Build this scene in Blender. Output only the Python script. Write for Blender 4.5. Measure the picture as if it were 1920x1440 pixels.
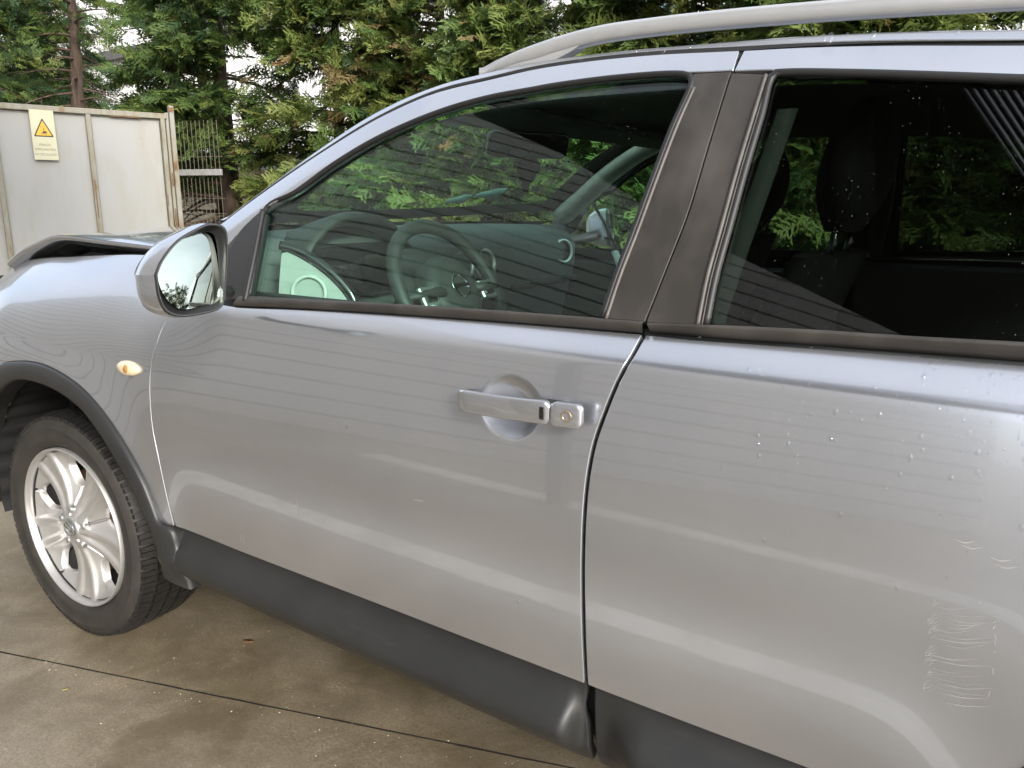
import bpy, bmesh, math, random
import numpy as np
from mathutils import Vector, Matrix
R = math.radians
random.seed(7)
rng = np.random.default_rng(7)
sc = bpy.context.scene
for o in list(bpy.data.objects):
    bpy.data.objects.remove(o)
COL = sc.collection

# ------------------------------------------------------------------ camera
cam = bpy.data.cameras.new('camera')
cam.sensor_width = 36.0
cam.lens = 36.0 * 1442.0 / 1920.0
cam.clip_start = 0.05
cam.clip_end = 2000
cam_o = bpy.data.objects.new('camera', cam)
COL.objects.link(cam_o)
def cam_axes(yaw, pitch, roll):
    F = np.array([-math.sin(yaw) * math.cos(pitch), math.cos(yaw) * math.cos(pitch), -math.sin(pitch)])
    Rt = np.array([math.cos(yaw), math.sin(yaw), 0.0])
    D = np.cross(F, Rt)
    c, s = math.cos(roll), math.sin(roll)
    return c * Rt + s * D, -s * Rt + c * D, F
Rt, D, F = cam_axes(0.593, 0.224, -0.0045)
M = Matrix((( Rt[0], -D[0], -F[0], 2.1952), (Rt[1], -D[1], -F[1], -0.9516), (Rt[2], -D[2], -F[2], 1.2486), (0, 0, 0, 1)))
cam_o.matrix_world = M
sc.camera = cam_o

# ------------------------------------------------------------------ sky, sun, exposure
SUN_DIR = Vector((0.86, -0.50, 0.46)).normalized()          # towards the sun
world = bpy.data.worlds.new('World')
sc.world = world
world.use_nodes = True
nt = world.node_tree
nt.nodes.clear()
w_out = nt.nodes.new('ShaderNodeOutputWorld')
w_bg = nt.nodes.new('ShaderNodeBackground')
w_sky = nt.nodes.new('ShaderNodeTexSky')
w_sky.sky_type = 'NISHITA'
w_sky.sun_disc = False
w_sky.sun_elevation = math.asin(SUN_DIR.z)
w_sky.sun_rotation = math.atan2(SUN_DIR.x, SUN_DIR.y)
w_sky.dust_density = 2.5
w_co = nt.nodes.new('ShaderNodeTexCoord')
w_mp = nt.nodes.new('ShaderNodeMapping'); w_mp.inputs['Scale'].default_value = (1, 1, 2.2)
w_nz = nt.nodes.new('ShaderNodeTexNoise'); w_nz.inputs['Scale'].default_value = 2.2; w_nz.inputs['Detail'].default_value = 6
w_rp = nt.nodes.new('ShaderNodeValToRGB')
w_rp.color_ramp.elements[0].position = 0.30; w_rp.color_ramp.elements[0].color = (.50, .50, .50, 1)
w_rp.color_ramp.elements[1].position = 0.72; w_rp.color_ramp.elements[1].color = (.90, .90, .90, 1)
# cloud deck: brighter overhead, and thinner (brighter, warmer) towards the sun
w_geo = nt.nodes.new('ShaderNodeSeparateXYZ'); w_el = nt.nodes.new('ShaderNodeMapRange')
w_el.inputs['From Min'].default_value = -.05; w_el.inputs['From Max'].default_value = 1.0; w_el.inputs['To Min'].default_value = 3.6; w_el.inputs['To Max'].default_value = 3.5
w_dot = nt.nodes.new('ShaderNodeVectorMath'); w_dot.operation = 'DOT_PRODUCT'; w_dot.inputs[1].default_value = SUN_DIR
w_glow = nt.nodes.new('ShaderNodeMapRange'); w_glow.interpolation_type = 'SMOOTHERSTEP'
w_glow.inputs['From Min'].default_value = .42; w_glow.inputs['From Max'].default_value = 1.0; w_glow.inputs['To Min'].default_value = 0; w_glow.inputs['To Max'].default_value = 10
w_add = nt.nodes.new('ShaderNodeMath'); w_add.operation = 'ADD'
w_var = nt.nodes.new('ShaderNodeMapRange'); w_var.inputs['To Min'].default_value = .72; w_var.inputs['To Max'].default_value = 1.22
w_mul = nt.nodes.new('ShaderNodeMath'); w_mul.operation = 'MULTIPLY'
w_tn = nt.nodes.new('ShaderNodeMix'); w_tn.data_type = 'RGBA'; w_tn.blend_type = 'MULTIPLY'; w_tn.inputs[0].default_value = 1
w_tn.inputs[7].default_value = (.94, .97, 1.05, 1)
w_mx = nt.nodes.new('ShaderNodeMix'); w_mx.data_type = 'RGBA'
L = nt.links.new
L(w_co.outputs['Generated'], w_mp.inputs['Vector']); L(w_mp.outputs[0], w_nz.inputs['Vector'])
L(w_nz.outputs['Fac'], w_rp.inputs['Fac']); L(w_rp.outputs['Color'], w_mx.inputs[0]); L(w_nz.outputs['Fac'], w_var.inputs['Value'])
L(w_co.outputs['Generated'], w_geo.inputs[0]); L(w_geo.outputs['Z'], w_el.inputs['Value'])
L(w_co.outputs['Generated'], w_dot.inputs[0]); L(w_dot.outputs['Value'], w_glow.inputs['Value'])
L(w_el.outputs[0], w_add.inputs[0]); L(w_glow.outputs[0], w_add.inputs[1]); L(w_add.outputs[0], w_mul.inputs[0]); L(w_var.outputs[0], w_mul.inputs[1])
L(w_mul.outputs[0], w_tn.inputs[6]); L(w_sky.outputs[0], w_mx.inputs[6]); L(w_tn.outputs[2], w_mx.inputs[7])
L(w_mx.outputs[2], w_bg.inputs['Color'])
w_bg.inputs['Strength'].default_value = 0.13
L(w_bg.outputs[0], w_out.inputs['Surface'])
sun = bpy.data.lights.new('sun', 'SUN')
sun.energy = 1.5
sun.angle = R(11)
sun.color = (1.0, .93, .83)
sun_o = bpy.data.objects.new('sun', sun)
COL.objects.link(sun_o)
sun_o.rotation_euler = (-SUN_DIR).to_track_quat('-Z', 'Y').to_euler()
sun_o.location = (8, -8, 10)
sc.view_settings.view_transform = 'Standard'
sc.view_settings.look = 'None'
sc.view_settings.exposure = 1.5
sc.view_settings.gamma = 1
sc.view_settings.use_curve_mapping = False
sc.cycles.transparent_max_bounces = 40
sc.cycles.max_bounces = 10
sc.cycles.glossy_bounces = 5
sc.cycles.caustics_reflective = False
sc.cycles.caustics_refractive = False

# ------------------------------------------------------------------ materials
class NT:
    """a small wrapper that builds one node material"""
    def __init__(s, name):
        s.m = bpy.data.materials.new(name); s.m.use_nodes = True
        s.t = s.m.node_tree; s.t.nodes.clear()
        s.out = s.t.nodes.new('ShaderNodeOutputMaterial')
        s.bs = s.t.nodes.new('ShaderNodeBsdfPrincipled')
        s.l(s.bs.outputs[0], s.out.inputs['Surface'])
    def l(s, a, b): s.t.links.new(a, b)
    def n(s, kind, **kw):
        nd = s.t.nodes.new(kind)
        for k, v in kw.items():
            if k.startswith('i_'):
                nd.inputs[k[2:].replace('_', ' ')].default_value = v
            else:
                setattr(nd, k, v)
        return nd
    def coord(s, which='Object', scale=(1, 1, 1)):
        c = s.n('ShaderNodeTexCoord'); mp = s.n('ShaderNodeMapping'); mp.inputs['Scale'].default_value = scale
        s.l(c.outputs[which], mp.inputs['Vector']); return mp.outputs[0]
    def noise(s, scale, detail=4, rough=.55, vec=None, dist=0):
        nd = s.n('ShaderNodeTexNoise'); nd.inputs['Scale'].default_value = scale; nd.inputs['Detail'].default_value = detail
        nd.inputs['Roughness'].default_value = rough; nd.inputs['Distortion'].default_value = dist
        s.l(vec if vec is not None else s.coord(), nd.inputs['Vector']); return nd.outputs['Fac']
    def ramp(s, fac, stops):
        nd = s.n('ShaderNodeValToRGB'); cr = nd.color_ramp
        while len(cr.elements) < len(stops): cr.elements.new(.5)
        for e, (p, c) in zip(cr.elements, stops):
            e.position = p; e.color = (c[0], c[1], c[2], 1) if not isinstance(c, (int, float)) else (c, c, c, 1)
        s.l(fac, nd.inputs['Fac']); return nd.outputs['Color']
    def mix(s, fac, a, b, blend='MIX'):
        nd = s.n('ShaderNodeMix', data_type='RGBA', blend_type=blend)
        for v, i in ((fac, 0), (a, 6), (b, 7)):
            if isinstance(v, (int, float)): nd.inputs[i].default_value = v if i == 0 else (v, v, v, 1)
            elif isinstance(v, tuple): nd.inputs[i].default_value = (*v, 1) if len(v) == 3 else v
            else: s.l(v, nd.inputs[i])
        return nd.outputs[2]
    def math(s, op, a, b=0.0):
        nd = s.n('ShaderNodeMath', operation=op)
        for v, i in ((a, 0), (b, 1)):
            if isinstance(v, (int, float)): nd.inputs[i].default_value = v
            else: s.l(v, nd.inputs[i])
        return nd.outputs[0]
    def bump(s, h, strength=.3, dist=.002):
        nd = s.n('ShaderNodeBump'); nd.inputs['Strength'].default_value = strength; nd.inputs['Distance'].default_value = dist
        s.l(h, nd.inputs['Height']); s.l(nd.outputs[0], s.bs.inputs['Normal'])
    def set(s, **kw):
        for k, v in kw.items():
            i = s.bs.inputs[k.replace('_', ' ')]
            if isinstance(v, (int, float)): i.default_value = v
            elif isinstance(v, tuple): i.default_value = (*v, 1) if len(v) == 3 and i.type == 'RGBA' else v
            else: s.l(v, i)
        return s

MAT = {}
def simple(name, col, rough=.5, metal=0.0, var=.12, vscale=30, bump=0, bscale=400, bdist=.0006, **kw):
    m = NT(name)
    n = m.noise(vscale, 5)
    lo = tuple(max(0, c * (1 - var)) for c in col); hi = tuple(c * (1 + var) for c in col)
    m.set(Base_Color=m.ramp(n, [(.3, lo), (.7, hi)]), Roughness=rough, Metallic=metal, **kw)
    if bump: m.bump(m.noise(bscale, 3), bump, bdist)
    MAT[name] = m.m
    return m

# silver metallic car paint under clear lacquer, with a little dust and faint swirl marks
m = NT('silver_paint')
haze_ = m.noise(3, 5, .6); fl = m.noise(1600, 2, .5)
basec = m.mix(m.ramp(haze_, [(.35, 0.0), (.7, 1.0)]), (.480, .500, .542), (.530, .546, .578))
m.set(Base_Color=m.mix(m.ramp(fl, [(.4, 0.0), (.6, .16)]), basec, (.64, .65, .67)), Metallic=.86, Roughness=.255, Coat_Weight=1.0, Coat_Roughness=.035, Coat_IOR=1.65)
MAT['silver_paint'] = m.m
simple('grey_rail', (.48, .49, .50), .34, .5, .04, Coat_Weight=.5, Coat_Roughness=.1)
m = simple('black_trim', (.018, .018, .019), .42, 0, .2, 12, bump=.15, bscale=900)
m = NT('pillar_film')
n1 = m.noise(9, 6, .6, m.coord('Object', (1, 1, .35))); n2 = m.noise(160, 4)
m.set(Base_Color=m.mix(m.ramp(n1, [(.42, 0.0), (.75, .75)]), (.028, .025, .022), (.075, .067, .058)), Roughness=m.ramp(n1, [(.3, .34), (.7, .55)]), Specular_IOR_Level=.6)
m.bump(n2, .08, .0004); MAT['pillar_film'] = m.m
m = NT('cladding')
n1 = m.noise(7, 6, .65); n2 = m.noise(1100, 3); sc1 = m.noise(26, 6, .7, m.coord('Object', (.35, 1, 3)))
m.set(Base_Color=m.mix(m.ramp(sc1, [(.60, 0.0), (.82, .30)]), m.ramp(n1, [(.3, (.016, .0165, .017)), (.7, (.024, .0245, .0245))]), (.12, .11, .10)),
      Roughness=m.ramp(n1, [(.3, .36), (.7, .46)]))
m.bump(n2, .22, .0006); MAT['cladding'] = m.m
simple('rubber_seal', (.012, .012, .012), .5)
simple('seal_lip', (.085, .078, .070), .5, 0, .2)
simple('dark_inside', (.006, .006, .006), .9)
simple('shell_dark', (.012, .012, .013), .7)
simple('gloss_black', (.01, .01, .011), .12, Coat_Weight=.6)
simple('chrome', (.75, .76, .77), .12, 1.0, .03)
m = NT('tyre_rubber')
n1 = m.noise(14, 6, .65); n2 = m.noise(300, 4)
m.set(Base_Color=m.ramp(n1, [(.3, (.020, .019, .017)), (.7, (.042, .039, .034))]), Roughness=.62); m.bump(n2, .25, .0008); MAT['tyre_rubber'] = m.m
simple('tread_rubber', (.016, .016, .016), .40, 0, .3, 60, bump=.4, bscale=500, bdist=.0012)
m = NT('alloy')
n1 = m.noise(20, 5)
m.set(Base_Color=m.ramp(n1, [(.3, (.47, .47, .465)), (.75, (.56, .555, .545))]), Metallic=.65, Roughness=.40, Coat_Weight=.6, Coat_Roughness=.12); MAT['alloy'] = m.m
m = NT('rusty_disc')
n1 = m.noise(40, 6)
m.set(Base_Color=m.ramp(n1, [(.35, (.045, .028, .020)), (.65, (.12, .065, .04))]), Roughness=.6, Metallic=.3); MAT['rusty_disc'] = m.m
simple('dash_plastic', (.030, .034, .034), .55, 0, .1, bump=.3, bscale=700)
simple('dash_mid', (.105, .118, .118), .5, 0, .1, bump=.3, bscale=700)
simple('trim_light', (.50, .52, .50), .6, 0, .06)
simple('dash_daylit', (.36, .375, .36), .6, 0, .06)
simple('headliner', (.06, .065, .062), .85)
simple('seat_cloth', (.010, .010, .011), .9, 0, .3, bump=.4, bscale=900)
simple('satin_silver', (.62, .64, .64), .3, .85)
simple('belt_web', (.075, .09, .08), .6)
simple('cream_plastic', (.78, .66, .45), .3, 0, .1, 90, Coat_Weight=.8)
simple('amber_bulb', (.50, .20, .05), .4)
simple('key_brass', (.55, .40, .25), .3, .8)
simple('engine_dark', (.008, .008, .008), .8)

def glass_mat(name, tint, ior=1.5, rough=.0, dust=0.0):
    """thin pane: tinted see-through layer with a Fresnel mirror on top (front and back face each tint once)"""
    m = NT(name)
    m.t.nodes.remove(m.bs)
    tr = m.n('ShaderNodeBsdfTransparent'); tr.inputs['Color'].default_value = (*tint, 1)
    gl = m.n('ShaderNodeBsdfGlossy'); gl.inputs['Roughness'].default_value = rough; gl.inputs['Color'].default_value = (1, 1, 1, 1)
    fr = m.n('ShaderNodeFresnel'); fr.inputs['IOR'].default_value = ior
    mx = m.n('ShaderNodeMixShader'); ge = m.n('ShaderNodeNewGeometry')
    fac = m.math('MULTIPLY', fr.outputs[0], m.math('SUBTRACT', 1.0, ge.outputs['Backfacing']))
    m.l(fac, mx.inputs[0]); m.l(tr.outputs[0], mx.inputs[1]); m.l(gl.outputs[0], mx.inputs[2])
    last = mx.outputs[0]
    if dust:
        df = m.n('ShaderNodeBsdfDiffuse'); df.inputs['Color'].default_value = (.6, .58, .52, 1)
        v = m.n('ShaderNodeTexVoronoi'); v.inputs['Scale'].default_value = 130; v.inputs['Randomness'].default_value = 1
        m.l(m.coord(), v.inputs['Vector'])
        big = m.noise(9, 3)
        f = m.math('MULTIPLY', m.ramp(v.outputs['Distance'], [(.045, dust), (.07, 0.0)]), m.ramp(big, [(.45, 0.0), (.6, 1.0)]))
        m2 = m.n('ShaderNodeMixShader')
        m.l(f, m2.inputs[0]); m.l(last, m2.inputs[1]); m.l(df.outputs[0], m2.inputs[2]); last = m2.outputs[0]
    m.l(last, m.out.inputs['Surface']); MAT[name] = m.m
glass_mat('green_glass', (.83, .955, .905), 1.40, dust=.5)
glass_mat('screen_glass', (.84, .95, .90), 1.35)
glass_mat('privacy_glass', (.48, .52, .50), 1.45, dust=.6)
m = NT('mirror_glass'); m.set(Base_Color=(.24, .275, .25), Metallic=1.0, Roughness=.01); MAT['mirror_glass'] = m.m
glass_mat('water', (.93, .94, .95), 1.55)

# ------------------------------------------------------------------ mesh helpers
def mk(name, verts, faces, mat, parent=None, smooth=True, loc=None):
    me = bpy.data.meshes.new(name)
    me.from_pydata([tuple(map(float, v)) for v in verts], [], [tuple(int(i) for i in f) for f in faces])
    if smooth: me.polygons.foreach_set('use_smooth', [True] * len(me.polygons))
    if isinstance(mat, (list, tuple)):
        for a in mat: me.materials.append(MAT[a])
    else: me.materials.append(MAT[mat])
    bm = bmesh.new(); bm.from_mesh(me); bmesh.ops.recalc_face_normals(bm, faces=bm.faces); bm.to_mesh(me); bm.free()
    me.update()
    o = bpy.data.objects.new(name, me); COL.objects.link(o)
    if parent: o.parent = parent
    return o
def mk_np(name, verts, faces, mat, parent=None, smooth=False):
    """fast mesh from numpy arrays: faces (n, 3) or (n, 4)"""
    me = bpy.data.meshes.new(name); k = faces.shape[1]
    me.vertices.add(len(verts)); me.vertices.foreach_set('co', np.asarray(verts, np.float32).ravel())
    me.loops.add(faces.size); me.loops.foreach_set('vertex_index', faces.astype(np.int32).ravel())
    me.polygons.add(len(faces)); me.polygons.foreach_set('loop_start', np.arange(0, faces.size, k, dtype=np.int32))
    me.polygons.foreach_set('use_smooth', np.full(len(faces), smooth))
    me.materials.append(MAT[mat]); me.update(calc_edges=True)
    o = bpy.data.objects.new(name, me); COL.objects.link(o)
    if parent: o.parent = parent
    return o
def tag(o, label=None, cat=None, group=None, kind=None):
    if label: o['label'] = label
    if cat: o['category'] = cat
    if group: o['group'] = group
    if kind: o['kind'] = kind
    return o
def empty(name, loc=(0, 0, 0), parent=None):
    o = bpy.data.objects.new(name, None); o.empty_display_size = .1; COL.objects.link(o); o.location = loc
    if parent: o.parent = parent
    return o
class MB:
    """collects simple solids into one mesh"""
    def __init__(s): s.v = []; s.f = []; s.sm = []
    def add(s, v, f):
        b = len(s.v); s.v += [tuple(p) for p in v]; s.f += [tuple(i + b for i in q) for q in f]; return s
    def box(s, c, size, rot=None, bev=0.0):
        h = np.array(size) / 2.0; c = np.array(c, float)
        b = min(bev, min(h) * .45)
        if b <= 0:
            v = [(x, y, z) for x in (-h[0], h[0]) for y in (-h[1], h[1]) for z in (-h[2], h[2])]
            f = [(0, 1, 3, 2), (4, 6, 7, 5), (0, 4, 5, 1), (2, 3, 7, 6), (0, 2, 6, 4), (1, 5, 7, 3)]
        else:
            v = []
            for z, k in ((-h[2], b), (-h[2] + b, 0), (h[2] - b, 0), (h[2], b)):
                for x, y in ((-1, -1), (1, -1), (1, 1), (-1, 1)):
                    X, Y = h[0] - k, h[1] - k
                    for q in range(2):
                        if (x * y > 0) == (q == 0): v.append((x * X, y * (Y - b), z))
                        else: v.append((x * (X - b), y * Y, z))
            f = []
            for r in range(3):
                for i in range(8):
                    j = (i + 1) % 8; f.append((r * 8 + i, r * 8 + j, r * 8 + 8 + j, r * 8 + 8 + i))
            f.append(tuple(range(7, -1, -1))); f.append(tuple(range(24, 32)))
        v = np.array(v)
        if rot is not None: v = v @ np.array(rot).T
        return s.add(v + c, f)
    def tube(s, path, rad, n=10, closed=False, cap=True, flat=1.0):
        P = np.array(path, float); N = len(P)
        rad = np.broadcast_to(np.array(rad, float), (N,))
        v = []; up = None
        for i in range(N):
            a = P[(i + 1) % N] - P[i - 1] if closed else P[min(i + 1, N - 1)] - P[max(i - 1, 0)]
            a = a / (np.linalg.norm(a) + 1e-12)
            if up is None:
                up = np.array([0, 0, 1.0]) if abs(a[2]) < .9 else np.array([1.0, 0, 0])
            x = np.cross(up, a); x /= np.linalg.norm(x) + 1e-12; y = np.cross(a, x); up = y
            for k in range(n):
                t = 2 * math.pi * k / n; v.append(P[i] + rad[i] * (math.cos(t) * x + flat * math.sin(t) * y))
        f = []
        for i in range(N if closed else N - 1):
            i2 = (i + 1) % N
            for k in range(n):
                k2 = (k + 1) % n; f.append((i * n + k, i * n + k2, i2 * n + k2, i2 * n + k))
        if cap and not closed: f.append(tuple(range(n - 1, -1, -1))); f.append(tuple(range((N - 1) * n, N * n)))
        return s.add(v, f)
    def lathe(s, prof, n=48, origin=(0, 0, 0), ax=(0, 1, 0), closed=False):
        """prof: (distance along axis, radius)"""
        ax = np.array(ax, float); ax /= np.linalg.norm(ax)
        u = np.cross(ax, [0, 0, 1.0]) if abs(ax[2]) < .9 else np.cross(ax, [1.0, 0, 0]); u /= np.linalg.norm(u); w = np.cross(ax, u)
        v = [np.array(origin) + ax * a + r * (math.cos(2 * math.pi * k / n) * u + math.sin(2 * math.pi * k / n) * w) for a, r in prof for k in range(n)]
        f = []; m_ = len(prof)
        for i in range(m_ if closed else m_ - 1):
            i2 = (i + 1) % m_
            for k in range(n):
                k2 = (k + 1) % n; f.append((i * n + k, i * n + k2, i2 * n + k2, i2 * n + k))
        return s.add(v, f)
    def prism(s, poly, org, U, V, depth, N=None):
        """polygon in the plane (org, U, V), thickened by depth along N (default U x V)"""
        U = np.array(U, float); V = np.array(V, float); N = np.cross(U, V) if N is None else np.array(N, float)
        a = [np.array(org) + p[0] * U + p[1] * V for p in poly]; n = len(a)
        v = a + [p + N * depth for p in a]
        f = [tuple(range(n - 1, -1, -1)), tuple(range(n, 2 * n))] + [(i, (i + 1) % n, n + (i + 1) % n, n + i) for i in range(n)]
        return s.add(v, f)
    def grid(s, G, wrap=False):
        G = np.asarray(G); n, m_ = G.shape[:2]; idx = np.arange(n * m_).reshape(n, m_)
        f = [(idx[i, j], idx[i + 1, j], idx[i + 1, (j + 1) % m_], idx[i, (j + 1) % m_]) for i in range(n - 1) for j in range(m_ if wrap else m_ - 1)]
        return s.add(G.reshape(-1, 3), f)
    def build(s, name, mat, parent=None, smooth=True, sharp=None):
        o = mk(name, s.v, s.f, mat, parent, smooth)
        if sharp is not None:
            o.data.set_sharp_from_angle(angle=R(sharp))
        return o
def crom(pts, n):
    """resample a polyline by arc length through a Catmull-Rom spline"""
    P = np.array(pts, float)
    if len(P) == 2: return P[0] + (P[1] - P[0]) * np.linspace(0, 1, n)[:, None]
    Q = np.vstack([2 * P[0] - P[1], P, 2 * P[-1] - P[-2]]); out = []
    for i in range(1, len(Q) - 2):
        p0, p1, p2, p3 = Q[i - 1], Q[i], Q[i + 1], Q[i + 2]
        # centripetal, so that uneven spacing makes no loops
        t1 = np.linalg.norm(p1 - p0) ** .5 + 1e-9; t2 = t1 + np.linalg.norm(p2 - p1) ** .5 + 1e-9; t3 = t2 + np.linalg.norm(p3 - p2) ** .5 + 1e-9
        for t in np.linspace(t1, t2, 14, endpoint=False):
            A1 = (t1 - t) / t1 * p0 + t / t1 * p1; A2 = (t2 - t) / (t2 - t1) * p1 + (t - t1) / (t2 - t1) * p2; A3 = (t3 - t) / (t3 - t2) * p2 + (t - t2) / (t3 - t2) * p3
            B1 = (t2 - t) / t2 * A1 + t / t2 * A2; B2 = (t3 - t) / (t3 - t1) * A2 + (t - t1) / (t3 - t1) * A3
            out.append((t2 - t) / (t2 - t1) * B1 + (t - t1) / (t2 - t1) * B2)
    out.append(P[-1]); out = np.array(out)
    d = np.concatenate([[0], np.cumsum(np.linalg.norm(np.diff(out, axis=0), axis=1))])
    s = np.linspace(0, d[-1], n)
    return np.stack([np.interp(s, d, out[:, k]) for k in range(out.shape[1])], 1)
def poly_len(c): return np.linalg.norm(np.diff(c, axis=0), axis=1).sum()
def inset_sides(sides, d):
    """sides: closed loop as four polylines (bottom, right, top reversed, left reversed) - moved inwards by d"""
    n = [len(s) for s in sides]
    loop = np.vstack([s[:-1] for s in sides]); N = len(loop)
    area = .5 * np.sum(loop[:, 0] * np.roll(loop[:, 1], -1) - np.roll(loop[:, 0], -1) * loop[:, 1])
    sg = 1 if area > 0 else -1
    e = np.roll(loop, -1, 0) - loop; e /= np.linalg.norm(e, axis=1)[:, None] + 1e-12
    nrm = sg * np.stack([-e[:, 1], e[:, 0]], 1)
    pn = np.roll(nrm, 1, 0); b = nrm + pn; den = np.maximum((b * nrm).sum(1), .35)
    q = loop + d * b / den[:, None]
    out = []; k = 0
    for m_ in n:
        idx = [(k + i) % N for i in range(m_)]; out.append(q[idx]); k += m_ - 1
    return out
def patch(bottom, right, top, left, S, n=40, m=20, off=0.0, gap=.0012, roll=.0018, depth=.014, back=False):
    """Coons panel in surface coordinates (x, k): bottom A>B, right B>C, top D>C, left A>D; its rim rolls inwards"""
    b, r, t, l = crom(bottom, 60), crom(right, 60), crom(top, 60), crom(left, 60)
    r[0] = b[-1]; r[-1] = t[-1]; l[0] = b[0]; l[-1] = t[0]
    d = gap + roll
    def clear(c):      # no points close to the corners, where the inset would fold them over
        s = np.concatenate([[0], np.cumsum(np.linalg.norm(np.diff(c, axis=0), axis=1))]); k = (s > 3 * d) & (s < s[-1] - 3 * d); k[0] = k[-1] = True
        return c[k]
    b, r, t, l = clear(b), clear(r), clear(t), clear(l)
    b, r, t2, l2 = inset_sides([b, r, t[::-1].copy(), l[::-1].copy()], d)
    t, l = t2[::-1], l2[::-1]
    def lin(k, ln):
        u = np.linspace(0, 1, k); e = min(.0025 / max(ln, .02), .2 / k)
        return np.concatenate([[0, e], u[1:-1], [1 - e, 1]])
    us, vs = lin(n, poly_len(b)), lin(m, poly_len(l))
    def at(c, s):
        x = np.concatenate([[0], np.cumsum(np.linalg.norm(np.diff(c, axis=0), axis=1))]); x = x / x[-1]; return np.stack([np.interp(s, x, c[:, k]) for k in (0, 1)], 1)
    Bc, Tc, Lc, Rc = at(b, us), at(t, us), at(l, vs), at(r, vs)
    U, V = us[:, None, None], vs[None, :, None]
    G = (1 - V) * Bc[:, None] + V * Tc[:, None] + (1 - U) * Lc[None] + U * Rc[None] \
        - ((1 - U) * (1 - V) * b[0] + U * (1 - V) * b[-1] + (1 - U) * V * t[0] + U * V * t[-1])
    x, y, z = S(G[..., 0], G[..., 1]); P = np.stack([x, y, z], -1)
    du = np.gradient(P, axis=0); dv = np.gradient(P, axis=1); Nn = np.cross(du, dv); Nn /= np.linalg.norm(Nn, axis=-1, keepdims=True) + 1e-12
    if Nn[..., 1].mean() > 0: Nn = -Nn
    P = P + Nn * off
    nu, nv = P.shape[:2]
    mb = MB(); mb.grid(P)
    loop = [(i, 0) for i in range(nu)] + [(nu - 1, j) for j in range(1, nv)] + [(i, nv - 1) for i in range(nu - 2, -1, -1)] + [(0, j) for j in range(nv - 2, 0, -1)]
    base = np.array([P[i, j] for i, j in loop]); nn = np.array([Nn[i, j] for i, j in loop])
    tn = np.roll(base, -1, 0) - np.roll(base, 1, 0); tn /= np.linalg.norm(tn, axis=1)[:, None] + 1e-12
    outw = np.cross(tn, nn); outw /= np.linalg.norm(outw, axis=1)[:, None] + 1e-12
    inner = np.array([P[min(max(i, 1), nu - 2), min(max(j, 1), nv - 2)] for i, j in loop])
    sgn = np.sign(((base - inner) * outw).sum(1)); outw = outw * (1 if sgn.sum() > 0 else -1)
    ids = [i * nv + j for i, j in loop]; prev = ids; K = len(ids)
    for a, dd in ((25, 0), (55, 0), (90, 0), (90, depth)):
        ring = base + outw * roll * math.sin(R(a)) - nn * (roll * (1 - math.cos(R(a))) + dd)
        s0 = len(mb.v); mb.v += [tuple(p) for p in ring]
        cur = list(range(s0, s0 + K))
        mb.f += [(prev[i], cur[i], cur[(i + 1) % K], prev[(i + 1) % K]) for i in range(K)]
        prev = cur
    if back:
        s0 = len(mb.v); Q = P - Nn * (roll + depth)
        mb.v += [tuple(p) for p in Q.reshape(-1, 3)]
        mb.f += [(s0 + i * nv + j, s0 + i * nv + j + 1, s0 + (i + 1) * nv + j + 1, s0 + (i + 1) * nv + j) for i in range(nu - 1) for j in range(nv - 1)]
    return mb
def on(S, pts, n=None, off=0.0):
    """3-D curve: a polyline in surface coordinates lifted on to the surface, off metres outwards (-y)"""
    c = crom(pts, n) if n else np.array(pts, float)
    x, y, z = S(c[:, 0], c[:, 1]); return np.stack([x, y - off, z], 1)
WID = 1.78
def mirrored(mb, dz=.03):
    o = MB(); o.v = [(v[0], WID - v[1], v[2] + dz) for v in mb.v]; o.f = [tuple(reversed(f)) for f in mb.f]; return o

# ------------------------------------------------------------------ surfaces of the car body
def _ss(a,b,x):
    t=np.clip((x-a)/(b-a),0,1); return t*t*(3-2*t)
def _spl(xs,ys):
    xs=np.array(xs,float); ys=np.array(ys,float); n=len(xs); h=np.diff(xs)
    A=np.zeros((n,n)); b=np.zeros(n); A[0,0]=A[-1,-1]=1
    for i in range(1,n-1):
        A[i,i-1]=h[i-1]; A[i,i]=2*(h[i-1]+h[i]); A[i,i+1]=h[i]
        b[i]=6*((ys[i+1]-ys[i])/h[i]-(ys[i]-ys[i-1])/h[i-1])
    M=np.linalg.solve(A,b)
    def f(x):
        x=np.asarray(x,float); i=np.clip(np.searchsorted(xs,x)-1,0,n-2)
        a=xs[i+1]-x; c=x-xs[i]; hh=h[i]
        return M[i]*a**3/(6*hh)+M[i+1]*c**3/(6*hh)+(ys[i]/hh-M[i]*hh/6)*a+(ys[i+1]/hh-M[i+1]*hh/6)*c
    return f
# painted flank: offset (m, + is inwards) against height
_tz=np.linspace(.44,1.22,1600)
_tt=np.interp(_tz,[.44,.50,.58,.66,.74,.80,.84,.90,.96,1.00,1.024,1.031,1.037,1.048,1.09,1.22],[-4.5,-4,-3,-1.6,.6,2.6,4,5.6,7.2,8.6,11,17,40,46,50,50])
_tt=np.convolve(np.pad(_tt,4,mode='edge'),np.ones(9)/9,'valid')
_py=np.concatenate([[0],np.cumsum(np.tan(np.radians((_tt[1:]+_tt[:-1])/2))*np.diff(_tz))]); _py=_py-np.interp(.74,_tz,_py)-.008
def P_BODY(k): return np.interp(k,_tz,_py)
P_CLAD=_spl([.285,.31,.35,.39,.415,.435,.462,.490,.515],[.112,.088,.046,.004,-.019,-.026,-.014,.009,.017])
def _arch(x,z,xc,s=.13):
    r=np.hypot(x-xc,z-.338); return np.exp(-((r-.47)/s)**2)
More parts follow.
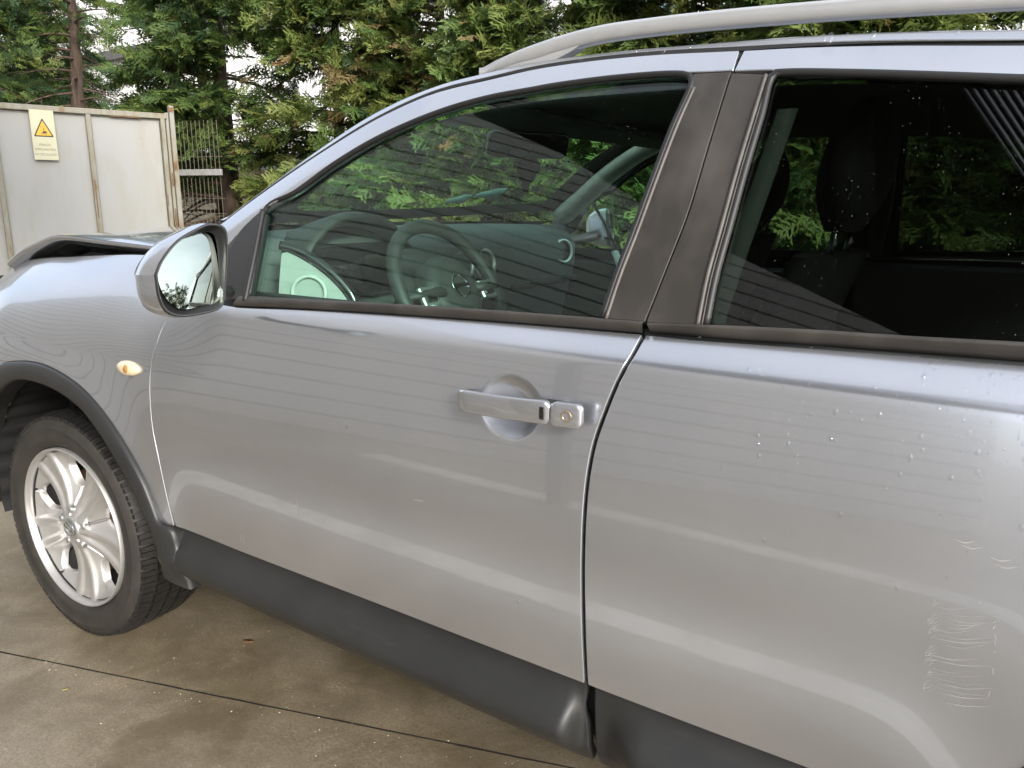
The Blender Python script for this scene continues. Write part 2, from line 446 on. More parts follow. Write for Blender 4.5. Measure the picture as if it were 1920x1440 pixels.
def _plan(x):
    x=np.asarray(x,float)
    y=.010*(x-1.45)**2
    return y+np.where(x<-.2,.42*(-.2-x)**2,0)+np.where(x>2.7,.25*(x-2.7)**2,0)
def S_body(x,k):
    """painted flank; k runs with height, rolling over to the bonnet on the wing"""
    x=np.asarray(x,float); k=np.asarray(k,float)
    wf=1-_ss(.42,.84,x)
    kk=np.minimum(k,1.2)
    y=P_BODY(kk); z=kk
    t=np.clip((kk-.90)/.22,0,1.3)
    yf=P_BODY(np.minimum(kk,.90))+.17*t**2.0
    zf=np.where(kk>.90,.90+.225*t+(-.012+.018*_ss(-.15,.3,x))*t**2,kk)
    y=y*(1-wf)+yf*wf; z=z*(1-wf)+zf*wf
    y=y+_plan(x)-.030*_arch(x,z,0.)*_ss(1.05,.85,z)-.022*_arch(x,z,2.70,.10)*_ss(1.05,.85,z)
    z=z-wf*.10*np.clip(-x,0,2)**1.6*_ss(.85,1.1,kk)
    return x,y,z
def S_clad(x,k):
    x=np.asarray(x,float); k=np.asarray(k,float)
    y0=P_CLAD(k); flat=.016+.10*np.clip((.40-k)/.115,0,1)**1.5
    w=np.minimum(_ss(.54,.60,x)*1.0, np.maximum(_ss(1.688,1.662,x),_ss(1.72,1.80,x)))
    y=flat*(1-w)+y0*w
    return x,y+_plan(x),k
def S_trim(x,k):
    X,y,z=S_body(x,k); t=_ss(.53,.47,z)*_ss(.35,.50,X)
    yc=P_CLAD(np.minimum(z,.515))+_plan(X)+.008
    return X,y*(1-t)+np.minimum(y,yc)*t,z
def S_win(x,k):
    x=np.asarray(x,float); k=np.asarray(k,float)
    d=k-1.09
    y=.056+.45*d+.16*d*d+.045*np.clip(1.5-x,0,3)**2*np.clip(d/.3+.25,0,1.2)+.02*np.clip(x-1.7,0,3)**2
    return x,y,k
# outlines of the panels on the flank and glasshouse surfaces: (x, height) in metres
O = {
    'seam_f': [(0.5904, 0.9861), (0.5797, 0.9489), (0.5595, 0.8937), (0.5534, 0.839), (0.5575, 0.756), (0.5744, 0.6747), (0.5916, 0.5814), (0.6074, 0.5205)],
    'seam_b': [(1.7396, 1.0753), (1.7349, 1.0428), (1.72, 1.0024), (1.706, 0.9583), (1.6951, 0.9176), (1.6886, 0.8686), (1.6862, 0.8109), (1.6866, 0.7436), (1.6883, 0.674), (1.6908, 0.6017), (1.6944, 0.5229)],
    'belt_f': [(0.8363, 1.0514), (1.0244, 1.0593), (1.2172, 1.0654), (1.3968, 1.0698), (1.5535, 1.0729), (1.7396, 1.0753)],
    'bottom_f': [(0.6074, 0.5205), (0.8028, 0.5182), (0.9817, 0.5196), (1.2382, 0.5224), (1.4749, 0.5226), (1.6944, 0.5229)],
    'belt_r': [(1.7455, 1.0751), (1.8143, 1.0748), (1.8877, 1.0765), (1.956, 1.0781), (2.0795, 1.0803), (2.1981, 1.0816)],
    'bottom_r': [(1.7029, 0.5224), (1.871, 0.5225), (2.0194, 0.5234)],
    'arch_out': [(-0.163, 0.8167), (-0.0295, 0.8437), (0.0873, 0.8494), (0.1922, 0.837), (0.2873, 0.8099), (0.3721, 0.7646), (0.45, 0.7003), (0.5178, 0.6195), (0.5415, 0.5721), (0.561, 0.5207)],
    'arch_in': [(-0.1804, 0.74), (-0.104, 0.7751), (-0.0328, 0.795), (0.0893, 0.8012), (0.1975, 0.7909), (0.2925, 0.7648), (0.3349, 0.7403), (0.3909, 0.6971), (0.4753, 0.6021), (0.522, 0.5271)],
    'clad_tl': [(0.5699, 0.5006), (0.6334, 0.471), (0.6928, 0.4442), (0.6879, 0.3961)],
    'clad_bot': [(0.6879, 0.3961), (1.0811, 0.4103), (1.343, 0.4112), (1.7018, 0.3631)],
    'clad_right': [(1.6857, 0.5073), (1.6959, 0.4554), (1.7018, 0.3631)],
    'glass_f_top': [(0.8176, 1.2457), (0.8961, 1.2807), (0.9855, 1.3352), (1.0766, 1.3783), (1.1665, 1.4086), (1.2533, 1.4302), (1.3373, 1.4436), (1.4343, 1.451), (1.469, 1.4537), (1.5835, 1.4572), (1.6903, 1.4543), (1.7113, 1.4507), (1.7224, 1.4447)],
    'glass_f_back': [(1.7224, 1.4447), (1.7242, 1.4289), (1.7131, 1.3735), (1.7023, 1.2951), (1.6916, 1.2149), (1.6814, 1.1533), (1.6745, 1.0916)],
    'glass_f_bot': [(0.8672, 1.0712), (1.0789, 1.0779), (1.3406, 1.0856), (1.5558, 1.0895), (1.6745, 1.0916)],
    'glass_f_front': [(0.8176, 1.2457), (0.8416, 1.161), (0.8672, 1.0712)],
    'gap_top': [(0.6779, 1.2197), (0.7667, 1.2762), (0.9117, 1.3573), (1.054, 1.423), (1.19, 1.4645), (1.3222, 1.4802), (1.4194, 1.4902), (1.5338, 1.4936), (1.6451, 1.4915), (1.7842, 1.4829)],
    'gap_top_r': [(1.79, 1.4822), (1.8757, 1.4774), (1.9822, 1.4683), (2.148, 1.4501)],
    'edge_top': [(0.6456, 1.2157), (0.7586, 1.2877), (0.8996, 1.3768), (1.0424, 1.4454), (1.1819, 1.4818), (1.2933, 1.4959), (1.3683, 1.5042), (1.4891, 1.5067), (1.6187, 1.505), (1.7097, 1.5023), (1.8713, 1.4968), (2.0113, 1.487), (2.1448, 1.4736)],
    'seam_top': [(1.7842, 1.4829), (1.7827, 1.4481), (1.7789, 1.3847), (1.7752, 1.3213), (1.7704, 1.2456), (1.7575, 1.1688), (1.7478, 1.117), (1.7421, 1.0903)],
    'frame_pill': [(1.7205, 1.4515), (1.7579, 1.4496), (1.7844, 1.4479)],
    'strip_f_top': [(0.8622, 1.0709), (1.0789, 1.0779), (1.3406, 1.0856), (1.5558, 1.0895), (1.6747, 1.0909), (1.7426, 1.0918)],
    'rear_glass_front': [(1.8473, 1.4389), (1.8431, 1.3769), (1.8382, 1.3023), (1.8344, 1.2221), (1.8306, 1.1578), (1.8316, 1.0948)],
    'rear_glass_bot': [(1.8316, 1.0948), (1.9558, 1.0997), (2.0782, 1.102), (2.1952, 1.1055)],
    'rear_glass_top': [(1.8473, 1.4389), (1.8621, 1.4398), (1.9563, 1.4303), (2.0608, 1.4172), (2.1542, 1.4049)],
    'strip_r_top': [(1.7486, 1.0908), (1.8316, 1.0948), (1.9558, 1.0997), (2.0782, 1.102), (2.1952, 1.1055)],
    'strip_r_bot': [(1.7511, 1.0773), (1.8919, 1.0788), (1.9595, 1.0806), (2.0813, 1.083), (2.1981, 1.0844)],
    'sail': [(0.8075, 1.2412), (0.7689, 1.2029), (0.7358, 1.1664), (0.7745, 1.1041), (0.8348, 1.0512)],
    'frame_low': [(0.8176, 1.2457), (0.7689, 1.2029), (0.7358, 1.1664), (0.7091, 1.1341)],
    'handle': [(1.4334, 0.9584), (1.4531, 0.9592), (1.5969, 0.9655), (1.6668, 0.9658), (1.6671, 0.9343), (1.6143, 0.9307), (1.4392, 0.9267)],
    'dish': [(1.5399, 0.9467), (1.5356, 0.9927), (1.5437, 0.8984), (1.4838, 0.9385), (1.596, 0.9548)],
    'marker': [(0.4615, 0.8796), (0.4162, 0.8781), (0.5065, 0.8812), (0.4615, 0.8959), (0.4615, 0.8633)],
    'scratchbox': [(2.1559, 0.7941), (2.2091, 0.8105), (2.1539, 0.69), (2.2151, 0.7213), (2.1583, 0.8853), (2.2015, 0.8711)],
}
# ------------------------------------------------------------------ ground
m = NT('concrete')
v1 = m.coord('Object')
big = m.noise(.9, 6, .6, v1); mid = m.noise(5.5, 7, .65, v1, .4); fine = m.noise(140, 5, .6, v1); grit = m.n('ShaderNodeTexVoronoi'); grit.inputs['Scale'].default_value = 95; m.l(v1, grit.inputs['Vector'])
sp = m.ramp(grit.outputs['Distance'], [(.12, 1.0), (.20, 0.0)]); gate_ = m.ramp(m.noise(21, 3, .5, v1), [(.52, 0.0), (.66, 1.0)])
col = m.mix(m.ramp(mid, [(.34, 0.0), (.66, 1.0)]), (.132, .108, .066), (.262, .216, .145))
col = m.mix(m.ramp(big, [(.38, 0.0), (.66, .7)]), col, (.33, .29, .22))
col = m.mix(m.ramp(fine, [(.30, .6), (.60, 0.0)]), col, (.095, .078, .055))
col = m.mix(m.math('MULTIPLY', m.math('MULTIPLY', sp, gate_), .75), col, (.60, .53, .42))
m.set(Base_Color=col, Roughness=m.ramp(m.noise(2.1, 6, .6, v1), [(.36, .30), (.66, .64)]), Specular_IOR_Level=.5)
dark = m.ramp(m.noise(2.6, 7, .7, v1, .8), [(.46, 0.0), (.64, .75)]); col2 = m.mix(dark, col, (.112, .086, .050)); m.l(col2, m.bs.inputs['Base Color'])
m.bump(m.math('ADD', fine, m.math('MULTIPLY', grit.outputs['Distance'], .6)), .28, .0016); MAT['concrete'] = m.m
simple('subsoil_joint_dark', (.012, .010, .008), .95)
m = NT('white_line'); n1 = m.noise(28, 7, .7); n2 = m.noise(4, 5)
m.set(Base_Color=m.mix(m.ramp(m.math('MULTIPLY', n1, n2), [(.16, .55), (.30, 0.0)]), (.80, .79, .75), (.22, .19, .15)), Roughness=.65); MAT['white_line'] = m.m

ja, jb = np.array([-.132, -.127]), np.array([1.446, .386])
jd = (jb - ja) / np.linalg.norm(jb - ja); jn = np.array([jd[1], -jd[0]])       # jn points to the camera side
base = mk('ground', [(-900, -900, -.03), (900, -900, -.03), (900, 900, -.03), (-900, 900, -.03)], [(0, 1, 2, 3)], 'subsoil_joint_dark', None, False)
tag(base, kind='structure')
def slab(u0, u1, v0, v1_, jag=True):
    """one cast bay in joint coordinates; its joint edges wander by a millimetre or two"""
    nu = 160
    def edge(v, side):
        u = np.linspace(u0, u1, nu); w = np.zeros(nu)
        if jag: w = .0016 * np.abs(np.convolve(rng.normal(0, 1, nu), np.ones(3) / 3, 'same')) + .0017
        return np.stack([u, np.full(nu, v) + side * w], 1)
    a, b = edge(v0, 1), edge(v1_, -1)
    G = []
    for row, dz in ((a, -.03), (a, 0), (b, 0), (b, -.03)):
        P_ = ja + row[:, :1] * jd + row[:, 1:] * jn; G.append(np.c_[P_, np.full(nu, dz)])
    o = MB().grid(np.array(G)).build('concrete_slab', ['concrete', 'subsoil_joint_dark'], None, False); o.parent = base
    for k, p in enumerate(o.data.polygons): p.material_index = 0 if nu - 1 <= k < 2 * (nu - 1) else 1     # joint walls coloured dark: the gap's shade is put into their colour
    return o
for u0, u1 in ((-9.003, -3.203), (-3.2, 6.0), (6.003, 14)):
    for v0, v1_ in ((-14, -8.5), (-8.497, -4.25), (-4.247, -.0005), (.0005, 4.2), (4.203, 8.4), (8.403, 14)):
        slab(u0, u1, v0, v1_)
far_g = mk('outer_ground', [(-900, -900, -.02), (900, -900, -.02), (900, 900, -.02), (-900, 900, -.02)], [(0, 1, 2, 3)], 'concrete', None, False); tag(far_g, kind='structure')
# road markings behind the viewer (they show in the door): bay line and a thinner kerb line
def line(x0, x1, y0, y1, nm):
    n = 60; X = np.linspace(x0, x1, n); a = y0 + .004 * rng.normal(0, 1, n); b = y1 + .004 * rng.normal(0, 1, n)
    G = np.array([np.c_[X, a, np.full(n, .004)], np.c_[X, b, np.full(n, .004)]])
    o = MB().grid(G).build(nm, 'white_line', None, False); tag(o, kind='structure'); return o
line(-2.6, 5.2, -1.01, -.87, 'painted_line')
line(-1.2, 5.2, -2.66, -2.40, 'painted_line')
# grit and small chips lying about
mb = MB()
for k in range(1300):
    u, v = random.uniform(-1.0, 2.2), random.uniform(-1.2, .9)
    if random.random() < .25: v = random.gauss(.03, .02)
    if random.random() < .5 and abs(v) > .25: continue
    p = ja + jd * u + jn * v; r = .0008 + .0028 * random.random() ** 5
    a = random.uniform(0, 6.28)
    vs = [(p[0] + r * math.cos(a + t) * random.uniform(.6, 1.2), p[1] + r * math.sin(a + t) * random.uniform(.6, 1.2), .0003) for t in (0, 1.57, 3.14, 4.71)] + [(p[0], p[1], r * .7)]
    mb.add(vs, [(0, 1, 4), (1, 2, 4), (2, 3, 4), (3, 0, 4)])
simple('stone_chip', (.42, .36, .27), .8, 0, .5, 200)
tag(mb.build('grit', 'stone_chip', None, False), kind='stuff')
simple('dead_leaf', (.16, .085, .035), .7, 0, .4, 80); simple('pale_leaf', (.42, .36, .12), .6, 0, .2, 80)
def leaf(x, y, s, rot, mat, label):
    pts = [(-1, 0), (-.5, .32), (0, .42), (.55, .26), (1, 0), (.5, -.30), (0, -.38), (-.5, -.26)]
    v = [(x + s * (a * math.cos(rot) - b * math.sin(rot)), y + s * (a * math.sin(rot) + b * math.cos(rot)), .0022 + s * (.35 * b * b + .18 * abs(a) ** 2)) for a, b in pts] + [(x, y, .0018)]
    top = len(v); v += [(p[0], p[1], p[2] + .0006) for p in v]
    f = [(i, (i + 1) % 8, 8) for i in range(8)] + [(9 + i, 9 + (i + 1) % 8, 17) for i in range(8)] + [(i, (i + 1) % 8, 9 + (i + 1) % 8, 9 + i) for i in range(8)]
    o = mk('fallen_leaf', v, f, mat); tag(o, label, 'leaf', 'fallen leaves on the concrete'); return o
leaf(.415, .309, .020, .5, 'dead_leaf', 'curled brown dead leaf on the concrete beside the sill')
leaf(.209, -.113, .010, 1.2, 'pale_leaf', 'small pale yellow leaf on the concrete below the joint')

# ------------------------------------------------------------------ gate with its sign, mesh fence
m = NT('gate_paint'); v1 = m.coord('Object'); st = m.noise(6, 7, .65, m.coord('Object', (1.6, 1.6, .35))); n2 = m.noise(40, 5); big = m.noise(1.6, 4)
c = m.mix(m.ramp(st, [(.45, 0.0), (.72, .75)]), (.325, .33, .32), (.29, .285, .225))
c = m.mix(m.ramp(big, [(.45, 0.0), (.7, .5)]), c, (.315, .31, .27))
c = m.mix(m.ramp(m.math('MULTIPLY', n2, st), [(.36, 0.0), (.46, .35)]), c, (.24, .19, .10))
m.set(Base_Color=c, Roughness=.55); MAT['gate_paint'] = m.m
m = NT('gate_frame'); st = m.noise(16, 7, .7, m.coord('Object', (1, 1, .3)))
m.set(Base_Color=m.ramp(st, [(.38, (.27, .265, .23)), (.56, (.23, .21, .15)), (.69, (.17, .10, .05)), (.74, (.25, .245, .21))]), Roughness=.6); MAT['gate_frame'] = m.m
simple('rust', (.17, .095, .05), .85, 0, .4, 60)
gE = np.array([-3.105, 2.52]); gd = np.array([.3560, .9345]); gn = np.array([gd[1], -gd[0]])    # gn faces the car
Rg = np.array([[gd[0], gn[0], 0], [gd[1], gn[1], 0], [0, 0, 1]])
def G3(t, z, d=0.0): p = gE + gd * t + gn * d; return (p[0], p[1], z)
gate = empty('metal_gate', G3(-1.2, 0)); tag(gate, 'tall grey sheet-metal gate with rust-streaked frame in front of the bonnet', 'gate')
def gpart(mb, nm, mat, par=None, sharp=None):
    o = mb.build(nm, mat, None, True, sharp if sharp else 30)
    if par: o.parent = par
    else: o.parent = gate; o.matrix_parent_inverse = Matrix.Translation(-gate.location)
    return o
for t0, t1 in ((-.535, -.100), (-1.085, -.568), (-1.65, -1.118), (-2.20, -1.68)):
    mb = MB(); nz = 12; G = []
    for i in range(9):
        t = t0 + (t1 - t0) * i / 8; G.append([G3(t, .10 + 1.76 * j / nz, -.004 + .003 * math.sin(3 * t * 5 + j * .7) * (0 < j < nz)) for j in range(nz + 1)])
    mb.grid(np.array(G)); gpart(mb, 'sheet_panel', 'gate_paint')
for t, w in ((-.552, .034), (-1.102, .034), (-1.665, .03), (-2.22, .05)):
    gpart(MB().box(G3(t, .98, .006), (w, .04, 1.79), Rg, .004), 'upright', 'gate_frame')
gpart(MB().box(G3(-1.15, 1.882, .004), (2.20, .05, .038), Rg, .004), 'top_rail', 'gate_frame')
gpart(MB().box(G3(-1.15, .09, .004), (2.20, .05, .05), Rg, .004), 'bottom_rail', 'gate_frame')
gpart(MB().box(G3(-.080, .98, .006), (.030, .045, 1.83), Rg, .003), 'upright', 'gate_frame')
gpart(MB().box(G3(-.046, .985, .001), (.022, .03, 1.85), Rg, .003), 'upright', 'gate_frame')
po = MB(); po.box(G3(-.014, .99, .0), (.034, .05, 1.94), Rg, .004); gp = gpart(po, 'post', 'gate_frame')
for t, z, w, h in ((-.32, 1.861, .20, .006), (-.018, 1.93, .03, .03), (-.046, 1.45, .010, .09), (-.046, 1.18, .008, .12), (-.09, 1.30, .006, .08), (-.555, 1.30, .006, .26), (-.018, 1.54, .022, .06)):
    gpart(MB().box(G3(t, z, .0275), (w, .003, h), Rg), 'rust_streak', 'rust')
# warning sign
simple('sign_white', (.50, .49, .34), .45, 0, .05, 8); simple('sign_yellow', (.62, .38, .012), .4, 0, .05); simple('sign_black', (.015, .013, .012), .5); simple('sign_orange', (.65, .27, .03), .5); simple('sign_text', (.16, .15, .12), .6)
sign = MB().box(G3(-.827, 1.7115, .0285), (.140, .004, .318), Rg, .001).build('warning_sign', 'sign_white', None, False)
tag(sign, 'cream warning sign with yellow forklift triangle and three text lines on the gate', 'sign')
def flat(poly, d, nm, mat, th=.0008):
    o = MB().prism([(a, b) for a, b in poly], G3(-.827, 1.7115, d), (gd[0], gd[1], 0), (0, 0, 1), th, (gn[0], gn[1], 0)).build(nm, mat, None, False); o.parent = sign; return o
def rtri(s, cz, r=.0):
    h = s * .866; c = [(0, cz + h * 2 / 3), (-s / 2, cz - h / 3), (s / 2, cz - h / 3)]; out = []
    for i in range(3):
        p, a, b = np.array(c[i]), np.array(c[i - 1]), np.array(c[(i + 1) % 3])
        for q in (a, b): out.append(tuple(p + (q - p) / np.linalg.norm(q - p) * r))
    return out
# the triangle is taller than wide on the sign as fixed
def st_(poly, k=1.17, c=.035): return [(a, (b - c) * k + c) for a, b in poly]
flat(st_(rtri(.117, .030, .006)), .0308, 'warning_triangle', 'sign_black'); flat(st_(rtri(.094, .030, .004)), .0318, 'triangle_field', 'sign_yellow')
zc = .012
flat([(-.005, zc + .0), (.017, zc + .0), (.019, zc + .010), (.010, zc + .014), (.004, zc + .010), (-.005, zc + .010)], .0328, 'forklift', 'sign_black')
flat([(.0005, zc + .008), (.0055, zc + .008), (.0035, zc + .030), (.0008, zc + .034)], .0328, 'driver', 'sign_black')
flat([(-.0145, zc - .004), (-.012, zc - .004), (-.012, zc + .044), (-.0145, zc + .044)], .0328, 'mast', 'sign_orange')
flat([(-.012, zc + .040), (.010, zc + .040), (.010, zc + .043), (-.012, zc + .043)], .0328, 'guard', 'sign_orange')
flat([(-.026, zc - .006), (-.0145, zc - .006), (-.0145, zc - .003), (-.026, zc - .003)], .0328, 'fork', 'sign_orange')
for cx_ in (-.006, .012):
    flat([(cx_ + .0062 * math.cos(a), zc - .001 + .0062 * math.sin(a)) for a in np.linspace(0, 2 * math.pi, 18, endpoint=False)], .0331, 'forklift_wheel', 'sign_black')
    flat([(cx_ + .0035 * math.cos(a), zc - .001 + .0035 * math.sin(a)) for a in np.linspace(0, 2 * math.pi, 14, endpoint=False)], .0338, 'wheel_hub', 'sign_yellow')
def text(s, zc, h, w):
    cu = bpy.data.curves.new('lettering', 'FONT'); cu.body = s; cu.align_x = 'CENTER'; cu.size = h * 1.4; cu.extrude = .0003
    o = bpy.data.objects.new('lettering', cu); COL.objects.link(o); bpy.context.view_layer.update()
    me = bpy.data.meshes.new_from_object(o); bpy.data.objects.remove(o)
    xs = [v.co.x for v in me.vertices]; k = w / (max(xs) - min(xs))
    for v in me.vertices:
        p = G3(-.827 + v.co.x * k, 1.7115 + zc + v.co.y, .0312 + v.co.z); v.co = p
    me.materials.clear(); me.materials.append(MAT['sign_text'])
    o = bpy.data.objects.new('lettering', me); COL.objects.link(o); o.parent = sign
text('PERIGO', -.068, .0135, .066); text('EMPILHADORES', -.098, .0145, .120); text('EM CIRCULAÇÃO', -.130, .0145, .124)
for a, b in ((-.064, .15), (.060, .15)):
    flat([(a + .0022 * math.cos(q), b + .0022 * math.sin(q)) for q in np.linspace(0, 6.28, 10)[:-1]], .0306, 'rivet', 'sign_text')

# mesh fence beyond the gate post
simple('fence_green', (.13, .115, .08), .6, .2, .3); simple('rail_paint', (.27, .265, .25), .6, 0, .15, 20)
m = NT('old_concrete'); n1 = m.noise(4, 7, .65, m.coord('Object', (1, 1, .5))); m.set(Base_Color=m.ramp(n1, [(.3, (.26, .23, .16)), (.6, (.38, .34, .26)), (.8, (.30, .27, .16))]), Roughness=.85); MAT['old_concrete'] = m.m
fa, fb_ = np.array([-3.77, 2.95]), np.array([-2.55, 3.30]); fdir = (fb_ - fa) / np.linalg.norm(fb_ - fa)
Rf = np.array([[fdir[0], -fdir[1], 0], [fdir[1], fdir[0], 0], [0, 0, 1]])
fence = empty('mesh_fence', (fa[0], fa[1], 0)); tag(fence, 'rusty wire mesh fence panel with a pale rail between gate post and tree', 'fence')
def fpart(mb, nm, mat):
    o = mb.build(nm, mat, None, True, 40); o.parent = fence; o.matrix_parent_inverse = Matrix.Translation(-fence.location); return o
def F3(s, z, d=0): p = fa + fdir * s + np.array([-fdir[1], fdir[0]]) * d; return (p[0], p[1], z)
fpart(MB().box(F3(.22, 1.525, -.02), (.46, .03, .050), Rf, .003), 'rail', 'rail_paint')
fpart(MB().box(F3(-.03, .95, 0), (.05, .05, 1.9), Rf, .003), 'post', 'gate_frame'); 
for k in range(11):
    fpart(MB().tube([F3(.01 + .041 * k, .05), F3(.01 + .041 * k, 1.93)], .0028, 5), 'wire', 'fence_green')
for z in (.3, .75, 1.2, 1.32, 1.65): fpart(MB().tube([F3(0, z, .006), F3(.45, z, .006)], .003, 5), 'wire', 'fence_green')
wl = empty('yard_wall', (-8.5, 6.6, 0)); tag(wl, 'low stained concrete wall behind the mesh fence and trees', 'wall')
def wpart(mb, nm, mat): o = mb.build(nm, mat, None, True, 40); o.parent = wl; o.matrix_parent_inverse = Matrix.Translation(-wl.location); return o
wpart(MB().box((-4, 6.6, .93), (22, .25, 1.86), None, .01), 'wall_face', 'old_concrete'); wpart(MB().box((-4, 6.58, 1.90), (22, .32, .10), None, .015), 'coping', 'old_concrete')
wpart(MB().box((-4, 6.40, 1.79), (22, .03, .05), None, .005), 'rail', 'rail_paint')

# white ribbed shed behind the trees
m = NT('white_cladding'); n1 = m.noise(3, 5, .6, m.coord('Object', (1, 1, .3))); m.set(Base_Color=m.ramp(n1, [(.3, (.74, .74, .72)), (.8, (.82, .82, .81))]), Roughness=.5); MAT['white_cladding'] = m.m
simple('gutter_grey', (.10, .095, .09), .5); simple('blue_glass', (.20, .32, .36), .15, 0, .2)
shed = empty('white_shed', (-3, 10.5, 0)); tag(shed, 'long white ribbed metal shed showing through gaps behind the conifers', 'building')
def spart(mb, nm, mat): o = mb.build(nm, mat, None, False); o.parent = shed; o.matrix_parent_inverse = Matrix.Translation(-shed.location); return o
xs, ys = [], []; x = -24.0
while x < 14:
    for dx, dy in ((0, 0), (.16, 0), (.18, -.03), (.22, -.03), (.24, 0)): xs.append(x + dx); ys.append(10.5 + dy)
    x += .25
xs = np.array(xs); ys = np.array(ys); Z_ = np.array([0, 2.2, 4.4, 7.5])
spart(MB().grid(np.array([np.stack([xs, ys, np.full(len(xs), z)], 1) for z in Z_])), 'wall', 'white_cladding')
for z, h in ((4.92, .22), (2.30, .12)): spart(MB().box((-5, 10.40, z), (38, .10, h)), 'wall_rail', 'gutter_grey')
spart(MB().box((-5, 13.5, 7.55), (38.6, 6.4, .12)), 'roof', 'gutter_grey')
for k in range(4): 
    spart(MB().box((-3.2 + 2.4 * k, 10.44, 4.15), (1.5, .06, .75)), 'window', 'blue_glass'); spart(MB().box((-3.2 + 2.4 * k, 10.42, 3.74), (1.6, .10, .06)), 'sill', 'gutter_grey')

# ------------------------------------------------------------------ conifers
def leaf_mat():
    m = NT('conifer_leaf'); m.t.nodes.remove(m.bs)
    at = m.n('ShaderNodeAttribute'); at.attribute_name = 'leaf_col'
    d = m.n('ShaderNodeBsdfPrincipled'); d.inputs['Roughness'].default_value = .55; d.inputs['Specular IOR Level'].default_value = .35
    t = m.n('ShaderNodeBsdfTranslucent'); mx = m.n('ShaderNodeMixShader'); mx.inputs[0].default_value = .28
    m.l(at.outputs['Color'], d.inputs['Base Color']); m.l(at.outputs['Color'], t.inputs['Color']); m.l(d.outputs[0], mx.inputs[1]); m.l(t.outputs[0], mx.inputs[2]); m.l(mx.outputs[0], m.out.inputs['Surface']); MAT['conifer_leaf'] = m.m
leaf_mat()
m = NT('bark'); n1 = m.noise(16, 7, .7, m.coord('Object', (1, 1, .18))); m.set(Base_Color=m.ramp(n1, [(.3, (.025, .017, .012)), (.55, (.075, .050, .036)), (.75, (.15, .115, .09))]), Roughness=.9); m.bump(n1, .9, .02); MAT['bark'] = m.m
simple('twig', (.085, .055, .040), .85, 0, .3)
def spray_template(seed):
    """a flat feathery cypress spray about 1 unit long: axis, side branchlets and scale-leaf tips, in triangles"""
    r = np.random.default_rng(seed); V, T = [], []
    def blade(p, d, n_, ln, w):
        s = np.cross(n_, d); s /= np.linalg.norm(s) + 1e-9
        i = len(V); V.extend([p - s * w, p + s * w, p + d * ln]); T.append((i, i + 1, i + 2))
    ax = lambda t: np.array([t, .05 * math.sin(t * 3 + seed), -.14 * t * t])
    up = np.array([0, 0, 1.0])
    for k in range(11):
        t = .08 + .88 * k / 10; sd = 1 if k % 2 else -1
        L_ = (.40 * math.sin(math.pi * min(1, .20 + .78 * t)) ** .8 + .06) * r.uniform(.75, 1.2)
        p = ax(t); a = R(r.uniform(34, 54)) * sd
        d = np.array([math.cos(a), math.sin(a), r.uniform(-.25, .06)]); d /= np.linalg.norm(d)
        n_ = up + r.normal(0, .3, 3)
        blade(p, d, n_, L_ * 1.1, .044)
        for j in range(max(2, int(L_ / .10))):
            q = p + d * L_ * (.18 + .24 * j); b = R(r.uniform(28, 50)) * (1 if j % 2 else -1)
            dd = np.array([d[0] * math.cos(b) - d[1] * math.sin(b), d[0] * math.sin(b) + d[1] * math.cos(b), d[2] + r.uniform(-.2, .12)])
            blade(q, dd, n_ + r.normal(0, .3, 3), r.uniform(.12, .20), r.uniform(.030, .046))
    blade(ax(.9), np.array([1, 0, -.2]), up, .20, .035); blade(ax(0), np.array([1, 0, -.05]), up, .95, .016)
    return np.array(V), np.array(T)
SPR = [spray_template(s) for s in range(5)]
def crown_mesh(name, anchors, dirs, sizes, cols, parent):
    """every anchor gets one spray, turned to its direction with a random roll"""
    VV, TT, CC = [], [], []; off = 0; which = rng.integers(0, len(SPR), len(anchors))
    for w in range(len(SPR)):
        sel = np.where(which == w)[0]
        if not len(sel): continue
        V, T = SPR[w]
        d = dirs[sel] / (np.linalg.norm(dirs[sel], axis=1, keepdims=True) + 1e-9)
        roll = rng.normal(0, .75, len(sel)); side = np.cross(np.array([0, 0, 1.0]), d) + rng.normal(0, .12, (len(sel), 3)); side /= np.linalg.norm(side, axis=1, keepdims=True) + 1e-9
        nn = np.cross(d, side); c, s = np.cos(roll)[:, None], np.sin(roll)[:, None]; s2, n2 = c * side + s * nn, -s * side + c * nn
        P_ = anchors[sel][:, None] + sizes[sel][:, None, None] * (V[None, :, :1] * d[:, None] + V[None, :, 1:2] * s2[:, None] + V[None, :, 2:] * n2[:, None])
        VV.append(P_.reshape(-1, 3)); TT.append((T[None] + (np.arange(len(sel)) * len(V))[:, None, None] + off).reshape(-1, 3))
        cc = np.repeat(cols[sel], len(V), 0) * rng.uniform(.82, 1.18, (len(sel) * len(V), 1)); CC.append(cc); off += len(sel) * len(V)
    V, T, C = np.concatenate(VV), np.concatenate(TT), np.concatenate(CC)
    o = mk_np(name, V, T, 'conifer_leaf', parent)
    a = o.data.color_attributes.new('leaf_col', 'FLOAT_COLOR', 'POINT'); a.data.foreach_set('color', np.c_[np.clip(C, 0, 1), np.ones(len(C))].astype(np.float32).ravel())
    return o
PAL = np.array([(.074, .124, .032), (.106, .162, .040), (.146, .192, .048), (.188, .220, .058), (.044, .084, .032), (.190, .145, .060), (.290, .135, .055)])
def pick(n, w): 
    w = np.array(w, float); return PAL[rng.choice(len(PAL), n, p=w / w.sum())]
